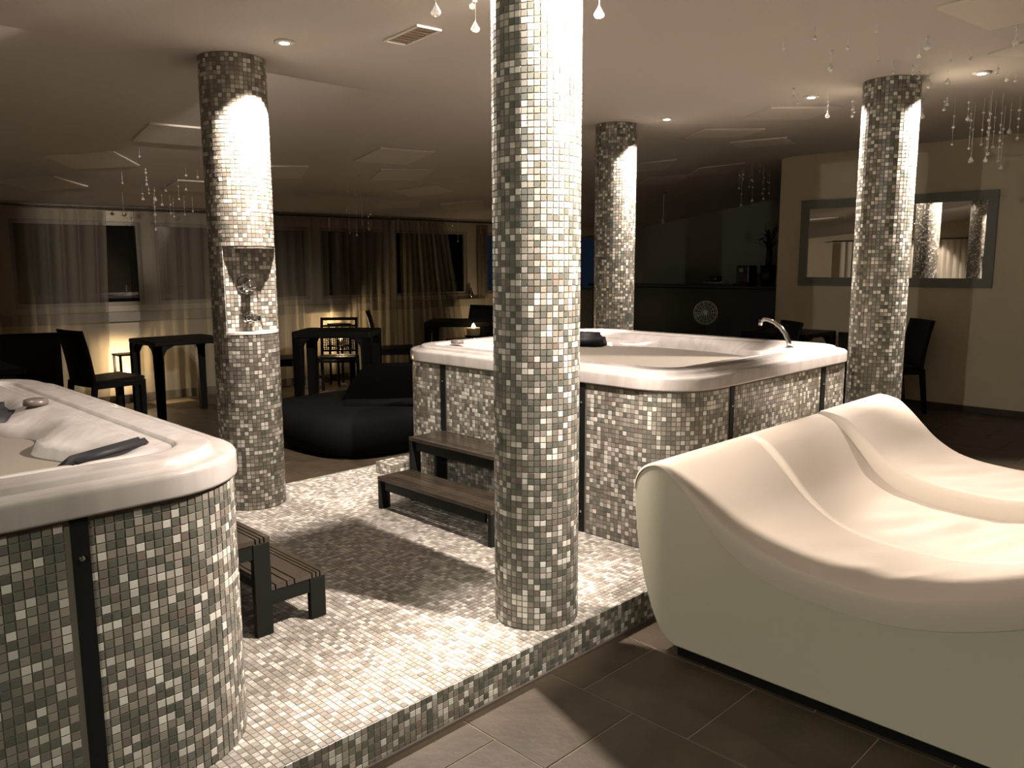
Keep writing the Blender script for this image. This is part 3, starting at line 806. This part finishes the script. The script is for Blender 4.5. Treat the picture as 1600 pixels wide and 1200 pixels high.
# ================================================================== CHAIRS AND TABLES
def make_chair(woven=False, s=1.15):
    root = empty('chair', (0, 0, 0))
    # local: front +Y ; seat height .45
    bm = bmesh.new(); add_prism(bm, [(-.22*s, -.20*s, .425*s), (.22*s, -.20*s, .425*s), (.235*s, .23*s, .435*s), (-.235*s, .23*s, .435*s)], (0, 0, .03*s), bev=.008)
    bmo('seat', bm, M_BLACK, root)
    bm = bmesh.new()
    add_prism(bm, [(-.235*s, .235*s, .39*s), (-.235*s, .235*s, .43*s), (.235*s, .235*s, .43*s), (.235*s, .235*s, .39*s), (.17*s, .235*s, .40*s), (-.17*s, .235*s, .40*s)], (0, -.03*s, 0)); 
    for sx in (-1, 1): add_box(bm, (min(sx*.21*s, sx*.235*s), -.2*s, .385*s), (max(sx*.21*s, sx*.235*s), .22*s, .43*s))
    bmo('seat_frame', bm, M_BLACK, root)
    for sx in (-1, 1):
        bm = bmesh.new()
        add_prism(bm, [(sx*.235*s, .235*s, .43*s), (sx*.19*s, .235*s, .43*s), (sx*.205*s, .225*s, 0), (sx*.24*s, .225*s, 0)], (0, -.045*s, 0)); bmo('leg', bm, M_BLACK, root)
        bm = bmesh.new()
        add_prism(bm, [(sx*.20*s, -.19*s, .44*s), (sx*.20*s, -.235*s, .44*s), (sx*.20*s, -.285*s, 0), (sx*.20*s, -.25*s, 0)], (sx*.035*s, 0, 0)); bmo('leg', bm, M_BLACK, root)
    # backrest with a slight rake and curve
    def back_pt(x, z):
        t = (z-.40)/.5
        return Vector((x*s, (-.20-.035*t-.05*t*t+(-.02*(1-(x/.22)**2)))*s, z*s))
    if not woven:
        bm = bmesh.new(); NX_, NZ_ = 8, 8; g_ = [[[bm.verts.new(back_pt(-.225+.45*i/NX_, .40+.50*k/NZ_)+Vector((0, -d*.022*s, 0))) for k in range(NZ_+1)] for i in range(NX_+1)] for d in (0, 1)]
        for i in range(NX_):
            for k in range(NZ_):
                bm.faces.new((g_[0][i][k], g_[0][i+1][k], g_[0][i+1][k+1], g_[0][i][k+1])); bm.faces.new((g_[1][i][k], g_[1][i][k+1], g_[1][i+1][k+1], g_[1][i+1][k]))
        for i in range(NX_):
            for k in (0, NZ_): bm.faces.new((g_[0][i][k], g_[0][i+1][k], g_[1][i+1][k], g_[1][i][k]))
        for k in range(NZ_):
            for i in (0, NX_): bm.faces.new((g_[0][i][k], g_[0][i][k+1], g_[1][i][k+1], g_[1][i][k]))
        bmo('backrest', bm, M_BLACK, root, True)
    else:
        bm = bmesh.new()
        for sx in (-1, 1): add_tube(bm, [back_pt(sx*.21, .40+.5*k/6) for k in range(7)], .019*s, 6)
        for zz in (.41, .50, .80, .885): add_tube(bm, [back_pt(-.21+.42*k/6, zz) for k in range(7)], .020*s if zz > .8 else .014*s, 6)
        fr = bmo('back_frame', bm, M_BLACK, root)
        bm = bmesh.new()
        for k in range(17):
            x = -.195+.39*k/16; add_tube(bm, [back_pt(x, .50+.30*q/3) for q in range(4)], .0052*s, 4)
        for k in range(15):
            z = .505+.29*k/14; add_tube(bm, [back_pt(-.20+.40*q/4, z) for q in range(5)], .005*s, 4)
        o = bmo('woven_panel', bm, M_BLACK, fr); o['kind'] = 'stuff'; o['label'] = 'open woven lattice letting light through'
    return root
def place_chair(proto, x, y, rz, label, first=False, group=None):
    o = proto if first else copy_tree(proto)
    o.location = (x, y, 0); o.rotation_euler = (0, 0, rz); tag(o, label, 'chair', group or 'black dining chairs')
    return o
pc = make_chair()
place_chair(pc, 2.86, 8.84, R(-82), 'black chair seen side-on with its seat under the left table', True)
place_chair(pc, 2.01, 8.30, R(160), 'black chair at far left with its back to the camera')
place_chair(pc, 4.98, 9.12, R(-118), 'black chair side-on just right of the shower pillar')
place_chair(pc, 6.75, 9.12, R(-128), 'black chair seen edge-on left of the far candle table')
place_chair(pc, 8.30, 9.25, R(98), 'black chair behind the far candle table')
place_chair(pc, 9.40, 3.38, R(45), 'black chair seen side-on right of the rightmost pillar, against the mirror wall')
place_chair(pc, 8.12, 4.28, R(50), 'black chair whose back shows behind the right whirlpool tap')
place_chair(pc, 7.75, 2.95, R(-75), 'black chair mostly hidden behind the rightmost pillar')
wc = make_chair(True)
place_chair(wc, 5.75, 9.0, R(140), 'black chair with open woven back standing at the lit curtain', True); wc.scale = (.94, .94, .94)

def make_table(w, d, h, lw=.085, th=.05):
    root = empty('table', (0, 0, 0))
    bm = bmesh.new(); add_box(bm, (-w/2, -d/2, h-th), (w/2, d/2, h), .012); bmo('tabletop', bm, M_BLACK, root)
    for sx in (-1, 1):
        for sy in (-1, 1):
            bm = bmesh.new(); x0_, y0_ = sx*(w/2-.004), sy*(d/2-.004)
            prof = [(0, 0), (lw*.8, 0), (lw, h-th-.10), (lw+.03, h-th-.04), (lw+.11, h-th), (0, h-th)]
            # leg with a curved bracket in both directions
            add_prism(bm, [(x0_-sx*a, y0_, z) for a, z in prof], (0, -sy*lw*.8, 0))
            add_prism(bm, [(x0_, y0_-sy*a, z) for a, z in prof], (-sx*lw*.8, 0, 0))
            bmo('leg', bm, M_BLACK, root)
    return root
def place_table(o, x, y, rz, label):
    o.location = (x, y, 0); o.rotation_euler = (0, 0, rz); tag(o, label, 'table', 'black tables by the curtains')
place_table(make_table(.82, .74, .88), 3.64, 8.84, R(0), 'square black table in front of the left curtains, left of the shower pillar')
place_table(make_table(.85, .85, .88), 1.28, 7.50, R(0), 'black table cut off by the left photo edge')
place_table(make_table(.90, .62, .92, .11, .075), 5.18, 8.08, R(-48), 'black table with rounded corners in front of the woven-back chair')
place_table(make_table(.92, .8, .88, .09, .07), 7.60, 8.67, R(-48), 'black table behind the right whirlpool with a candle on its near side')
place_table(make_table(.8, .8, .88), 8.95, 4.38, R(0), 'black table below the mirror, behind the right whirlpool')

# ================================================================== LANTERNS, CANDLE, VASE
def lantern(x, y, z, s, label):
    root = empty('lantern', (x, y, 0)); tag(root, label, 'lantern')
    bm = bmesh.new()
    for sx in (-1, 1):
        for sy in (-1, 1): add_box(bm, (sx*s-.012, sy*s-.012, 0), (sx*s+.012, sy*s+.012, z+.16))
    add_box(bm, (-s-.02, -s-.02, z-.14), (s+.02, s+.02, z-.12)); add_box(bm, (-s-.02, -s-.02, z+.16), (s+.02, s+.02, z+.18))
    bmo('frame', bm, M_BLACK, root)
    c = lathe('candle', [(0, z-.12), (.04, z-.12), (.04, z-.03), (0, z-.03)], (0, 0, 0), M_CREAMC, root, 16)
    lathe('flame', [(0, 0), (.014, .01), (.017, .03), (.008, .055), (0, .065)], (0, 0, z-.028), M_FLAME, root, 10); return root
lantern(3.45, 9.95, .46, .10, 'small standing lantern lighting the curtain behind the left table')
lantern(6.22, 9.66, .68, .10, 'small standing lantern hidden behind the woven-back chair')
root = empty('candle_holder', (7.30, 8.06, 0)); tag(root, 'cream candle holder with bright flame behind the right whirlpool', 'candle')
bm = bmesh.new(); add_lathe(bm, [(0, 0), (.15, 0), (.15, .02), (.03, .04), (.03, .68), (.12, .70), (.12, .715), (0, .715)], n=20); bmo('stand', bm, M_BLACK, root, True)
lathe('holder', [(0, 0), (.085, 0), (.095, .10), (.088, .105), (.078, .02), (0, .02)], (0, 0, .716), M_CREAMC, root, 20)
lathe('flame', [(0, 0), (.022, .012), (.03, .035), (.014, .07), (0, .085)], (0, 0, .80), M_FLAME, root, 12)
point_light('candle_light', (7.30, 8.06, .98), 1.5, .02)
o = lathe('vase', [(0, 0), (.035, 0), (.045, .05), (.03, .12), (.018, .15), (.024, .17), (0, .17)], (8.80, wally(8.80)-.055, 1.121), M_CHROME, None, 16); tag(o, 'small silver vase on the window sill left of the centre pillar', 'vase')

# ================================================================== CURTAINS
def curtain(label, xa, xb, za, zb, folds, xa2=None, xb2=None, off=.14, m=M_SHEER, matrix=None, amp=.045, group='sheer curtains'):
    """hangs along the wall from xa..xb at the top to xa2..xb2 at the bottom"""
    xa2 = xa if xa2 is None else xa2; xb2 = xb if xb2 is None else xb2
    NX_, NZ_ = folds*8, 14; verts, faces = [], []
    ph = [rnd.uniform(-1, 1) for _ in range(folds+2)]
    for k in range(NZ_+1):
        tz = k/NZ_; z = zb+(za-zb)*tz
        for i in range(NX_+1):
            t = i/NX_; a = xa+(xb-xa)*t; b = xa2+(xb2-xa2)*t
            e = tz**.8; x = a+(b-a)*e
            f = t*folds
            y = -off+amp*math.sin(2*PI*f+ph[int(f)])*(.35+.65*min(1, tz*1.3))+.012*math.sin(2*PI*f*.37+3*tz+ph[0])
            x += .012*math.cos(2*PI*f*1.0+ph[int(f)])
            verts.append((ws(x), y, z))
    for k in range(NZ_):
        for i in range(NX_): a = k*(NX_+1)+i; faces.append((a, a+1, a+NX_+2, a+NX_+1))
    o = mk('curtain', verts, faces, m, None, True); o.matrix_world = WM if matrix is None else matrix
    tag(o, label, 'curtain', group)
    return o
curtain('sheer curtain outside the left edge of the photo', -2.6, 1.9, 2.30, .02, 26)
curtain('sheer curtain at far left beside the bare strip of window', 1.95, 3.30, 2.32, .02, 9, 1.95, 3.42)
curtain('sheer curtain behind the left table, lit from below', 3.70, 5.15, 2.32, .02, 10, 3.74, 5.15)
curtain('sheer curtain just right of the shower pillar', 5.20, 6.25, 2.32, .02, 8)
curtain('sheer curtain glowing behind the woven-back chair', 6.30, 7.36, 2.32, .02, 8, 6.30, 7.36)
curtain('sheer curtain pulled aside left of the far candle table', 7.42, 8.75, 2.32, .02, 10, 7.42, 8.25)
curtain('narrow sheer curtain at the end of the window wall', 8.93, 9.14, 2.30, 1.13, 3, off=.07)
tb = tube('curtain_rail', [(ws(-2.8), -.14, 2.335), (ws(9.2), -.14, 2.335)], .012, M_BASE); tb.matrix_world = WM; tag(tb, 'thin dark curtain rail under the edge of the sloping ceiling', 'rail')
LM = Matrix.Translation((-3.0, -1, 0)) @ Matrix.Rotation(PI/2, 4, 'Z')
def lcurt(label, a, b, f): 
    LMx = Matrix.Translation((-3.0, 0, 0)) @ Matrix.Rotation(PI/2, 4, 'Z') @ Matrix.Translation((-ws(0), 0, 0))
    o = curtain(label, a, b, 2.25, .02, f, m=M_DRAPE, matrix=LMx, off=.16, group='white curtains seen in the mirror')
lcurt('white curtain on the left wall, seen only in the mirror, nearer half', 5.2, 7.0, 12)
lcurt('white curtain on the left wall, seen only in the mirror, farther half', 7.4, 9.6, 12)
tb = tube('curtain_rail', [(-2.84, 4.6, 2.28), (-2.84, 9.9, 2.28)], .015, M_BASE); tag(tb, 'dark curtain rail reflected in the mirror', 'rail')

# ================================================================== MIRROR
mr = empty('mirror', (9.92, 3.64, 1.38)); tag(mr, 'wide wall mirror in a flat grey frame behind the rightmost pillar', 'mirror')
minv = Matrix.Translation((-9.92, -3.64, -1.38))
def mad(o): o.parent = mr; o.matrix_parent_inverse = minv; return o
Y0, Y1, Z0, Z1, fw = 2.54, 4.745, 1.385, 2.437, .105
for pts in ([(Y0, Z0), (Y1, Z0), (Y1-fw, Z0+fw), (Y0+fw, Z0+fw)], [(Y0, Z1), (Y1, Z1), (Y1-fw, Z1-fw), (Y0+fw, Z1-fw)],
            [(Y0, Z0), (Y0, Z1), (Y0+fw, Z1-fw), (Y0+fw, Z0+fw)], [(Y1, Z0), (Y1, Z1), (Y1-fw, Z1-fw), (Y1-fw, Z0+fw)]):
    bm = bmesh.new(); add_prism(bm, [(9.918, y, z) for y, z in pts], (-.035, 0, 0), bev=.004); mad(bmo('frame', bm, M_FRAME))
mad(box('glass', (9.90, Y0+fw-.005, Z0+fw-.005), (9.912, Y1-fw+.005, Z1-fw+.005), M_MIRROR))

# ================================================================== BAR AREA (dark)
bar = empty('bar_counter', (11.3, 7.1, 0)); tag(bar, 'long dark bar counter in the unlit area behind the right whirlpool', 'counter')
o = box('front', (-.28, -1.95, 0), (.28, 1.95, 1.29), M_COUNTER, bar, .01); o = box('worktop', (-.34, -2.0, 1.29), (.34, 2.0, 1.335), M_COUNTER, bar, .008)
pz = 1.3355
o = lathe('dish', [(0, 0), (.07, 0), (.20, .035), (.205, .045), (.07, .015), (0, .015)], (11.25, 6.75, pz), M_PLATE, None, 28); tag(o, 'shallow grey dish on the bar counter', 'dish')
o = lathe('bowl', [(0, 0), (.05, 0), (.09, .05), (.10, .12), (.09, .12), (.05, .03), (0, .03)], (11.25, 6.75, pz+.0165), M_COUNTER, None, 24); tag(o, 'black bowl standing in the grey dish on the bar', 'bowl')
root = empty('coffee_machine', (11.35, 6.28, pz)); tag(root, 'dark boxy machine on the bar counter left of the plant', 'machine')
box('housing', (-.12, -.11, .03), (.14, .11, .30), M_COUNTER, root, .02); box('tray', (-.2, -.11, .0), (.14, .11, .03), M_COUNTER, root, .005); box('spout', (-.17, -.03, .2), (-.121, .03, .26), M_PLATE, root, .008)
root = empty('potted_plant', (11.35, 5.92, pz)); tag(root, 'tall dark leafy plant silhouette on the bar end', 'plant')
lathe('pot', [(0, 0), (.09, 0), (.11, .12), (.12, .30), (.10, .30), (.09, .26), (0, .26)], (0, 0, 0), M_COUNTER, root, 20)
tube('stem', [(0, 0, .25), (.01, .0, .5), (-.01, .01, .72)], [.05, .045, .03], M_LEAF, root)
for k in range(26):
    a = rnd.uniform(0, 2*PI); el = rnd.uniform(.15, 1.35); L_ = rnd.uniform(.2, .34); z0_ = rnd.uniform(.5, .74)
    d = Vector((math.cos(a)*math.cos(el), math.sin(a)*math.cos(el), math.sin(el))); sd = Vector((-math.sin(a), math.cos(a), 0))*.022
    b0 = Vector((0, 0, z0_)); mid = b0+d*L_*.55; tip = b0+d*L_+Vector((0, 0, -.08*math.cos(el)))
    mk('leaf', [b0, mid+sd, tip, mid-sd, mid+Vector((0, 0, .008))], [(0, 1, 4), (1, 2, 4), (2, 3, 4), (3, 0, 4)], M_LEAF, root)

# pedestal fan
fan = empty('pedestal_fan', (9.0, 5.53, 0)); tag(fan, 'pedestal fan with round wire grille behind the right whirlpool', 'fan')
lathe('base', [(0, 0), (.18, 0), (.18, .02), (.03, .05), (0, .05)], (0, 0, 0), M_COUNTER, fan, 24)
tube('pole', [(0, 0, .04), (0, 0, .95)], .015, M_COUNTER, fan)
fd = (Vector((0, 0, 0))-Vector((9.0, 5.53, 0))).normalized(); sd = Vector((-fd.y, fd.x, 0)); fc = Vector((0, 0, 1.05))+fd*.09
bm = bmesh.new()
for rr_ in (.045, .075, .10, .125, .145):
    add_tube(bm, [fc+fd*(.03*(1-(rr_/.145)**2))+(sd*math.cos(2*PI*k/28)+Vector((0, 0, 1))*math.sin(2*PI*k/28))*rr_ for k in range(29)], .0028 if rr_ < .14 else .005, 5, False)
for k in range(14):
    a = 2*PI*k/14; v = sd*math.cos(a)+Vector((0, 0, 1))*math.sin(a); add_tube(bm, [fc+fd*.03+v*.03, fc+fd*.02+v*.09, fc+v*.145], .0022, 4)
bmo('grille', bm, M_FAN, fan)
lathe('hub', [(0, 0), (.032, 0), (.03, .012), (0, .014)], fc+fd*.03, M_FAN, fan, 16, fd.to_track_quat('Z', 'Y').to_matrix().to_4x4())
lathe('motor', [(0, 0), (.05, 0), (.06, .05), (.04, .12), (0, .12)], fc-fd*.13, M_COUNTER, fan, 16, fd.to_track_quat('Z', 'Y').to_matrix().to_4x4())
for k in range(4):
    a = 2*PI*k/4+.4; v = sd*math.cos(a)+Vector((0, 0, 1))*math.sin(a); u2 = sd*math.cos(a+PI/2)+Vector((0, 0, 1))*math.sin(a+PI/2)
    p0 = fc-fd*.005
    mk('blade', [p0+v*.02-u2*.012, p0+v*.12-u2*.05, p0+v*.13+u2*.02+fd*.012, p0+v*.02+u2*.012+fd*.008], [(0, 1, 2, 3)], M_COUNTER, fan)
# thin pendant in the dark area
root = empty('pendant', (10.19, 7.03, ceilz(10.19, 7.03))); tag(root, 'thin pendant lamp hanging in the unlit bar area', 'lamp')
lathe('canopy', [(0, -.03), (.05, -.03), (.06, 0), (0, 0)], (0, 0, 0), M_PLATE, root, 20); tube('cord', [(0, 0, -.03), (0, 0, -.36)], .004, M_WIRE, root, 6)
lathe('shade', [(0, -.46), (.022, -.46), (.026, -.40), (.012, -.36), (0, -.36)], (0, 0, 0), M_PLATE, root, 14)

# ================================================================== CEILING FITTINGS
def ceil_frame(x, y):
    e = .02; zx = (ceilz(x+e, y)-ceilz(x-e, y))/(2*e); zy = (ceilz(x, y+e)-ceilz(x, y-e))/(2*e)
    n_ = Vector((zx, zy, -1)).normalized()
    return n_
def panel(ax, ay, bx_, by_, label):
    A = Vector((ax, ay, 0)); B = Vector((bx_, by_, 0)); d = (B-A).normalized(); per = Vector((d.y, -d.x, 0))
    mid = (A+B)/2
    if per.dot(Vector((-mid.x, -mid.y, 0))) < 0: per = -per
    A = mid-d*.29; B = mid+d*.29
    cor = [A, B, B+per*.58, A+per*.58]; th = .014
    top = [Vector((p_.x, p_.y, ceilz(p_.x, p_.y)-.001)) for p_ in cor]; bot = [p_-Vector((0, 0, th)) for p_ in top]
    o = mk('ceiling_panel', top+bot, [(0, 1, 2, 3), (7, 6, 5, 4), (0, 4, 5, 1), (1, 5, 6, 2), (2, 6, 7, 3), (3, 7, 4, 0)], M_PANEL)
    tag(o, label, 'panel', 'square ceiling panels')
for (a, b, c_, d_, lab) in [
    (2.607, 6.965, 3.142, 6.896, 'square ceiling panel just left of the shower pillar, nearest on that side'),
    (2.545, 8.228, 2.961, 7.877, 'square ceiling panel in the slope left of the shower pillar, second row'),
    (2.491, 9.491, 2.905, 9.044, 'square ceiling panel at far left close to the curtains'),
    (3.62, 8.97, 4.15, 8.919, 'square ceiling panel close to the curtains just left of the shower pillar'),
    (4.10, 8.0, 4.58, 7.80, 'square ceiling panel touching the right side of the shower pillar in view'),
    (4.672, 6.855, 5.195, 6.778, 'square ceiling panel between shower pillar and centre pillar, nearest one'),
    (5.369, 7.615, 5.892, 7.397, 'square ceiling panel with bright rear edge midway between the two left pillars'),
    (6.50, 8.35, 6.80, 7.85, 'diamond-wise ceiling panel left of the centre pillar'),
    (6.647, 9.267, 7.083, 8.975, 'square ceiling panel above the curtain with the woven-back chair'),
    (7.671, 9.127, 8.132, 8.671, 'square ceiling panel at the curtain end beside the centre pillar'),
    (6.457, 3.665, 6.913, 3.298, 'square ceiling panel left of the rightmost pillar, nearest one'),
    (7.075, 4.645, 7.533, 4.283, 'square ceiling panel right of the back pillar, with bright front edge'),
    (8.352, 4.728, 8.52, 4.205, 'square ceiling panel in the shade above the mirror wall corner'),
    (8.20, 6.30, 8.60, 5.90, 'square ceiling panel at the right side of the back pillar'),
    (9.417, 6.166, 9.888, 5.774, 'square ceiling panel in the dark bar area, right of the pendant'),
    (9.206, 6.849, 9.708, 6.51, 'square ceiling panel in the dark bar area, left of the pendant'),
    (4.341, 1.446, 4.902, 1.373, 'square ceiling panel at upper right in front of the crystals'),
    (5.48, 1.524, 5.95, 1.20, 'square ceiling panel at the right photo edge near the crystals')]:
    panel(a, b, c_, d_, lab)
# air vent
vt = empty('air_vent', (2.82, 3.58, 2.88)); tag(vt, 'small slotted air vent in the ceiling left of the centre pillar', 'vent')
VM = Matrix.Rotation(R(-7), 4, 'Z')
bm = bmesh.new()
for lo, hi in (((-.075, -.18, -.010), (-.058, .18, 0)), ((.058, -.18, -.010), (.075, .18, 0)), ((-.058, -.18, -.010), (.058, -.163, 0)), ((-.058, .163, -.010), (.058, .18, 0))): add_box(bm, lo, hi, 0, VM)
bmo('frame', bm, M_WHITE, vt)
box('backing', (-.058, -.163, -.003), (.058, .163, -.001), M_VENT, vt, 0, VM)
for k in range(7): box('slat', (-.058, -.15+k*.046, -.009), (.058, -.132+k*.046, -.004), M_VENT, vt, 0, VM)
# downlights, with the added fill spots among them
labs = ['recessed spotlight in front of the centre pillar, above the photo', 'recessed spotlight behind the centre pillar, above the photo', 'recessed spotlight in front of the shower pillar', 'added fill spotlight hidden behind the shower pillar',
        'recessed spotlight left of the rightmost pillar', 'recessed spotlight right of the rightmost pillar among the crystals', 'recessed spotlight beside the back pillar', 'added fill spotlight hidden behind the back pillar',
        'added fill spotlight above the cream lounger, out of view', 'added fill spotlight above the left whirlpool, out of view', 'added fill spotlight washing the white curtains seen in the mirror', 'added fill spotlight over the right whirlpool, hidden behind the centre pillar', 'added cool fill spotlight behind the camera', 'added cool fill spotlight on the left, outside the photo']
for (x, y, *_), lab in zip(SPOTS, labs):
    root = empty('downlight', (x, y, ceilz(x, y))); tag(root, lab, 'spotlight', 'recessed ceiling spotlights')
    lathe('trim_ring', [(.032, -.001), (.055, -.001), (.057, -.006), (.045, -.012), (.032, -.010)], (0, 0, 0), M_WHITE, root, 24)
    lathe('bulb', [(0, -.012), (.024, -.012), (.031, -.006), (.031, -.001), (0, -.001)], (0, 0, 0), M_EMIT, root, 16)

# ================================================================== CRYSTAL STRINGS
def drop_mesh():
    bm = bmesh.new(); add_lathe(bm, [(0, 1.6), (.18, 1.2), (.55, .55), (.95, -.1), (1.0, -.45), (.75, -.85), (.3, -1.05), (0, -1.1)], n=8)
    bmesh.ops.recalc_face_normals(bm, faces=bm.faces); me = bpy.data.meshes.new('crystal'); bm.to_mesh(me); bm.free(); me.materials.append(M_CRYSTAL); return me
def bead_mesh():
    bm = bmesh.new(); bmesh.ops.create_icosphere(bm, subdivisions=1, radius=1); me = bpy.data.meshes.new('crystal'); bm.to_mesh(me); bm.free(); me.materials.append(M_CRYSTAL); return me
DROP, BEAD = drop_mesh(), bead_mesh()
def crystal_string(x, y, L_, nb, label, group, big=False):
    z = ceilz(x, y)
    o = tube('crystal_string', [(0, 0, 0), (0, 0, -L_)], .0014, M_WIRE, None, 4); o.location = (x, y, z-.0005)
    tag(o, label, 'crystal string', group)
    for k in range(nb):
        b = bpy.data.objects.new('crystal', BEAD); C.objects.link(b); b.parent = o
        s = rnd.uniform(.008, .013); b.scale = (s, s, s); b.location = (0, 0, -L_*(.25+.7*(k+rnd.random()*.6)/max(nb, 1)))
    b = bpy.data.objects.new('crystal', DROP if (big or rnd.random() < .35) else BEAD); C.objects.link(b); b.parent = o
    s = rnd.uniform(.016, .022) if big else rnd.uniform(.010, .014)
    b.scale = (s, s, s); b.location = (0, 0, -L_-s*.8)
def from_pixel(x, y):
    d = AX[0]*(x-800)/FPX+AX[1]*(600-y)/FPX+AX[2]
    t = 1.0
    while t < 20:
        q = CAM+d*t
        if q[2] >= ceilz(q[0], q[1]): return q, t
        t += .02
    return q, t
# (pixel x, pixel y of the fixing, pixel y of the end, beads, big)
RIGHT = [(1493, 152, 221, 2, 0), (1520, 150, 226, 4, 0), (1548, 148, 243, 5, 1), (1551, 140, 235, 3, 0), (1568, 146, 246, 5, 0), (1595, 150, 212, 3, 0), (1539, 152, 221, 2, 0), (1557, 156, 225, 2, 0), (1524, 160, 244, 1, 1),
         (1515, 148, 180, 2, 1), (1581, 160, 200, 1, 1), (1571, 165, 256, 2, 1), (1481, 148, 160, 2, 0), (1477, 146, 168, 1, 0), (1295, 140, 176, 2, 1), (1333, 150, 178, 2, 0), (1336, 152, 172, 1, 0), (1371, 130, 146, 2, 1),
         (1388, 132, 150, 2, 0), (1408, 130, 145, 1, 1), (1443, 146, 176, 2, 1), (1300, 70, 100, 1, 1), (1371, 30, 43, 0, 0), (1373, 80, 93, 0, 0), (1427, 100, 112, 1, 0), (1437, 105, 118, 1, 0), (1450, 52, 66, 1, 1),
         (1437, 70, 84, 0, 0), (1453, 115, 127, 0, 1), (1482, 108, 123, 0, 1), (1486, 78, 91, 0, 0), (1590, 28, 58, 2, 1), (1274, 40, 54, 0, 0), (1240, 135, 148, 1, 0), (1247, 144, 157, 0, 0), (1397, 95, 110, 0, 0), (1325, 60, 70, 0, 0),
         (1225, 62, 72, 0, 0), (1518, 75, 88, 0, 0), (1560, 100, 112, 1, 0), (1574, 110, 121, 0, 0), (1588, 112, 123, 0, 0)]
LEFT = [(227, 262, 266, 1, 0), (228, 270, 285, 2, 0), (217, 230, 242, 0, 0), (190, 268, 284, 0, 0), (191, 300, 331, 0, 0), (222, 292, 308, 1, 1), (232, 290, 300, 1, 0), (241, 292, 308, 1, 1), (252, 300, 317, 1, 1), (240, 300, 332, 2, 1),
        (258, 286, 296, 0, 0), (277, 270, 308, 1, 0), (290, 285, 294, 0, 0), (290, 262, 272, 0, 0), (308, 265, 275, 0, 0), (265, 305, 331, 1, 0), (287, 306, 333, 1, 0), (270, 308, 336, 1, 0), (240, 306, 355, 2, 1), (300, 308, 328, 0, 0)]
MID = [(561, 260, 273, 0, 0), (543, 288, 298, 0, 0), (555, 293, 303, 0, 0), (563, 300, 311, 0, 0), (578, 306, 333, 1, 0), (575, 310, 355, 3, 1), (542, 315, 327, 1, 0), (565, 315, 349, 2, 0), (609, 320, 337, 0, 0), (622, 325, 342, 0, 0), (696, 330, 347, 0, 0), (707, 330, 351, 0, 0),
       (622, 296, 302, 0, 0), (556, 318, 365, 1, 0), (545, 322, 362, 1, 0), (715, 336, 375, 1, 0)]
FAR = [(1175, 256, 280, 1, 0), (1193, 258, 300, 2, 0), (1177, 262, 310, 2, 1), (1195, 262, 308, 2, 1), (1160, 262, 318, 2, 0), (1162, 262, 278, 1, 0), (1200, 262, 283, 1, 0), (1203, 262, 300, 1, 0), (1188, 250, 266, 1, 0), (1172, 262, 290, 1, 0), (1156, 266, 292, 1, 0), (1225, 248, 262, 0, 0)]
TOP = [(680, -40, 6, 1, 1), (742, -60, 30, 1, 1), (738, -40, 2, 0, 0), (937, -60, 8, 1, 1)]
ORD = ['leftmost', 'second from left', 'third from left', 'fourth from left', 'fifth from left', 'sixth from left', 'seventh from left', 'eighth from left', 'ninth from left', 'tenth from left', 'eleventh from left', 'twelfth from left', 'thirteenth from left', 'fourteenth from left']
def zone(x, yb, name):
    if name == 'RIGHT':
        if yb > 190: return 'long beaded crystal string', 'right of the rightmost pillar'
        if yb < 125 and x < 1400: return 'single crystal', 'on pale ceiling upper left of rightmost pillar'
        if yb < 130: return 'single crystal', 'on pale ceiling upper right of rightmost pillar'
        if x < 1345: return 'crystal string', 'hanging just left of the rightmost pillar top'
        if x < 1445: return 'crystal string', 'hanging in front of the rightmost pillar top'
        return 'short crystal string', 'by the spotlight right of rightmost pillar'
    if name == 'LEFT':
        if yb > 315: return 'longer crystal string', 'low down left of shower pillar'
        return ('short crystal string', 'high up, far left of the shower pillar') if x < 245 else ('short crystal string', 'high up, just left of the shower pillar')
    if name == 'MID':
        return ('longer crystal string', 'over curtains between shower and centre pillar') if yb > 332 else ('short crystal string', 'on ceiling between shower and centre pillar')
    if name == 'FAR': return 'fine crystal string', 'in the dark left of the mirror wall corner'
    return 'large clear crystal drop', 'at the top photo edge beside the centre pillar'
for name, lst, gr in (('RIGHT', RIGHT, 'crystal strings at upper right'), ('LEFT', LEFT, 'crystal strings left of the shower pillar'), ('MID', MID, 'crystal strings in the middle'),
                      ('FAR', FAR, 'crystal strings in the dark bar area'), ('TOP', TOP, 'crystal strings at the top edge')):
    count = {}
    for (x, ya, yb, nb, big) in sorted(lst):
        q, t = from_pixel(x, ya)
        L_ = max(.03, (yb-ya)*t/FPX)
        a_, b_ = zone(x, yb, name); k = count.get((a_, b_), 0); count[(a_, b_)] = k+1
        crystal_string(q[0], q[1], L_, nb, '%s %s, %s' % (a_, b_, ORD[k]), gr, bool(big))
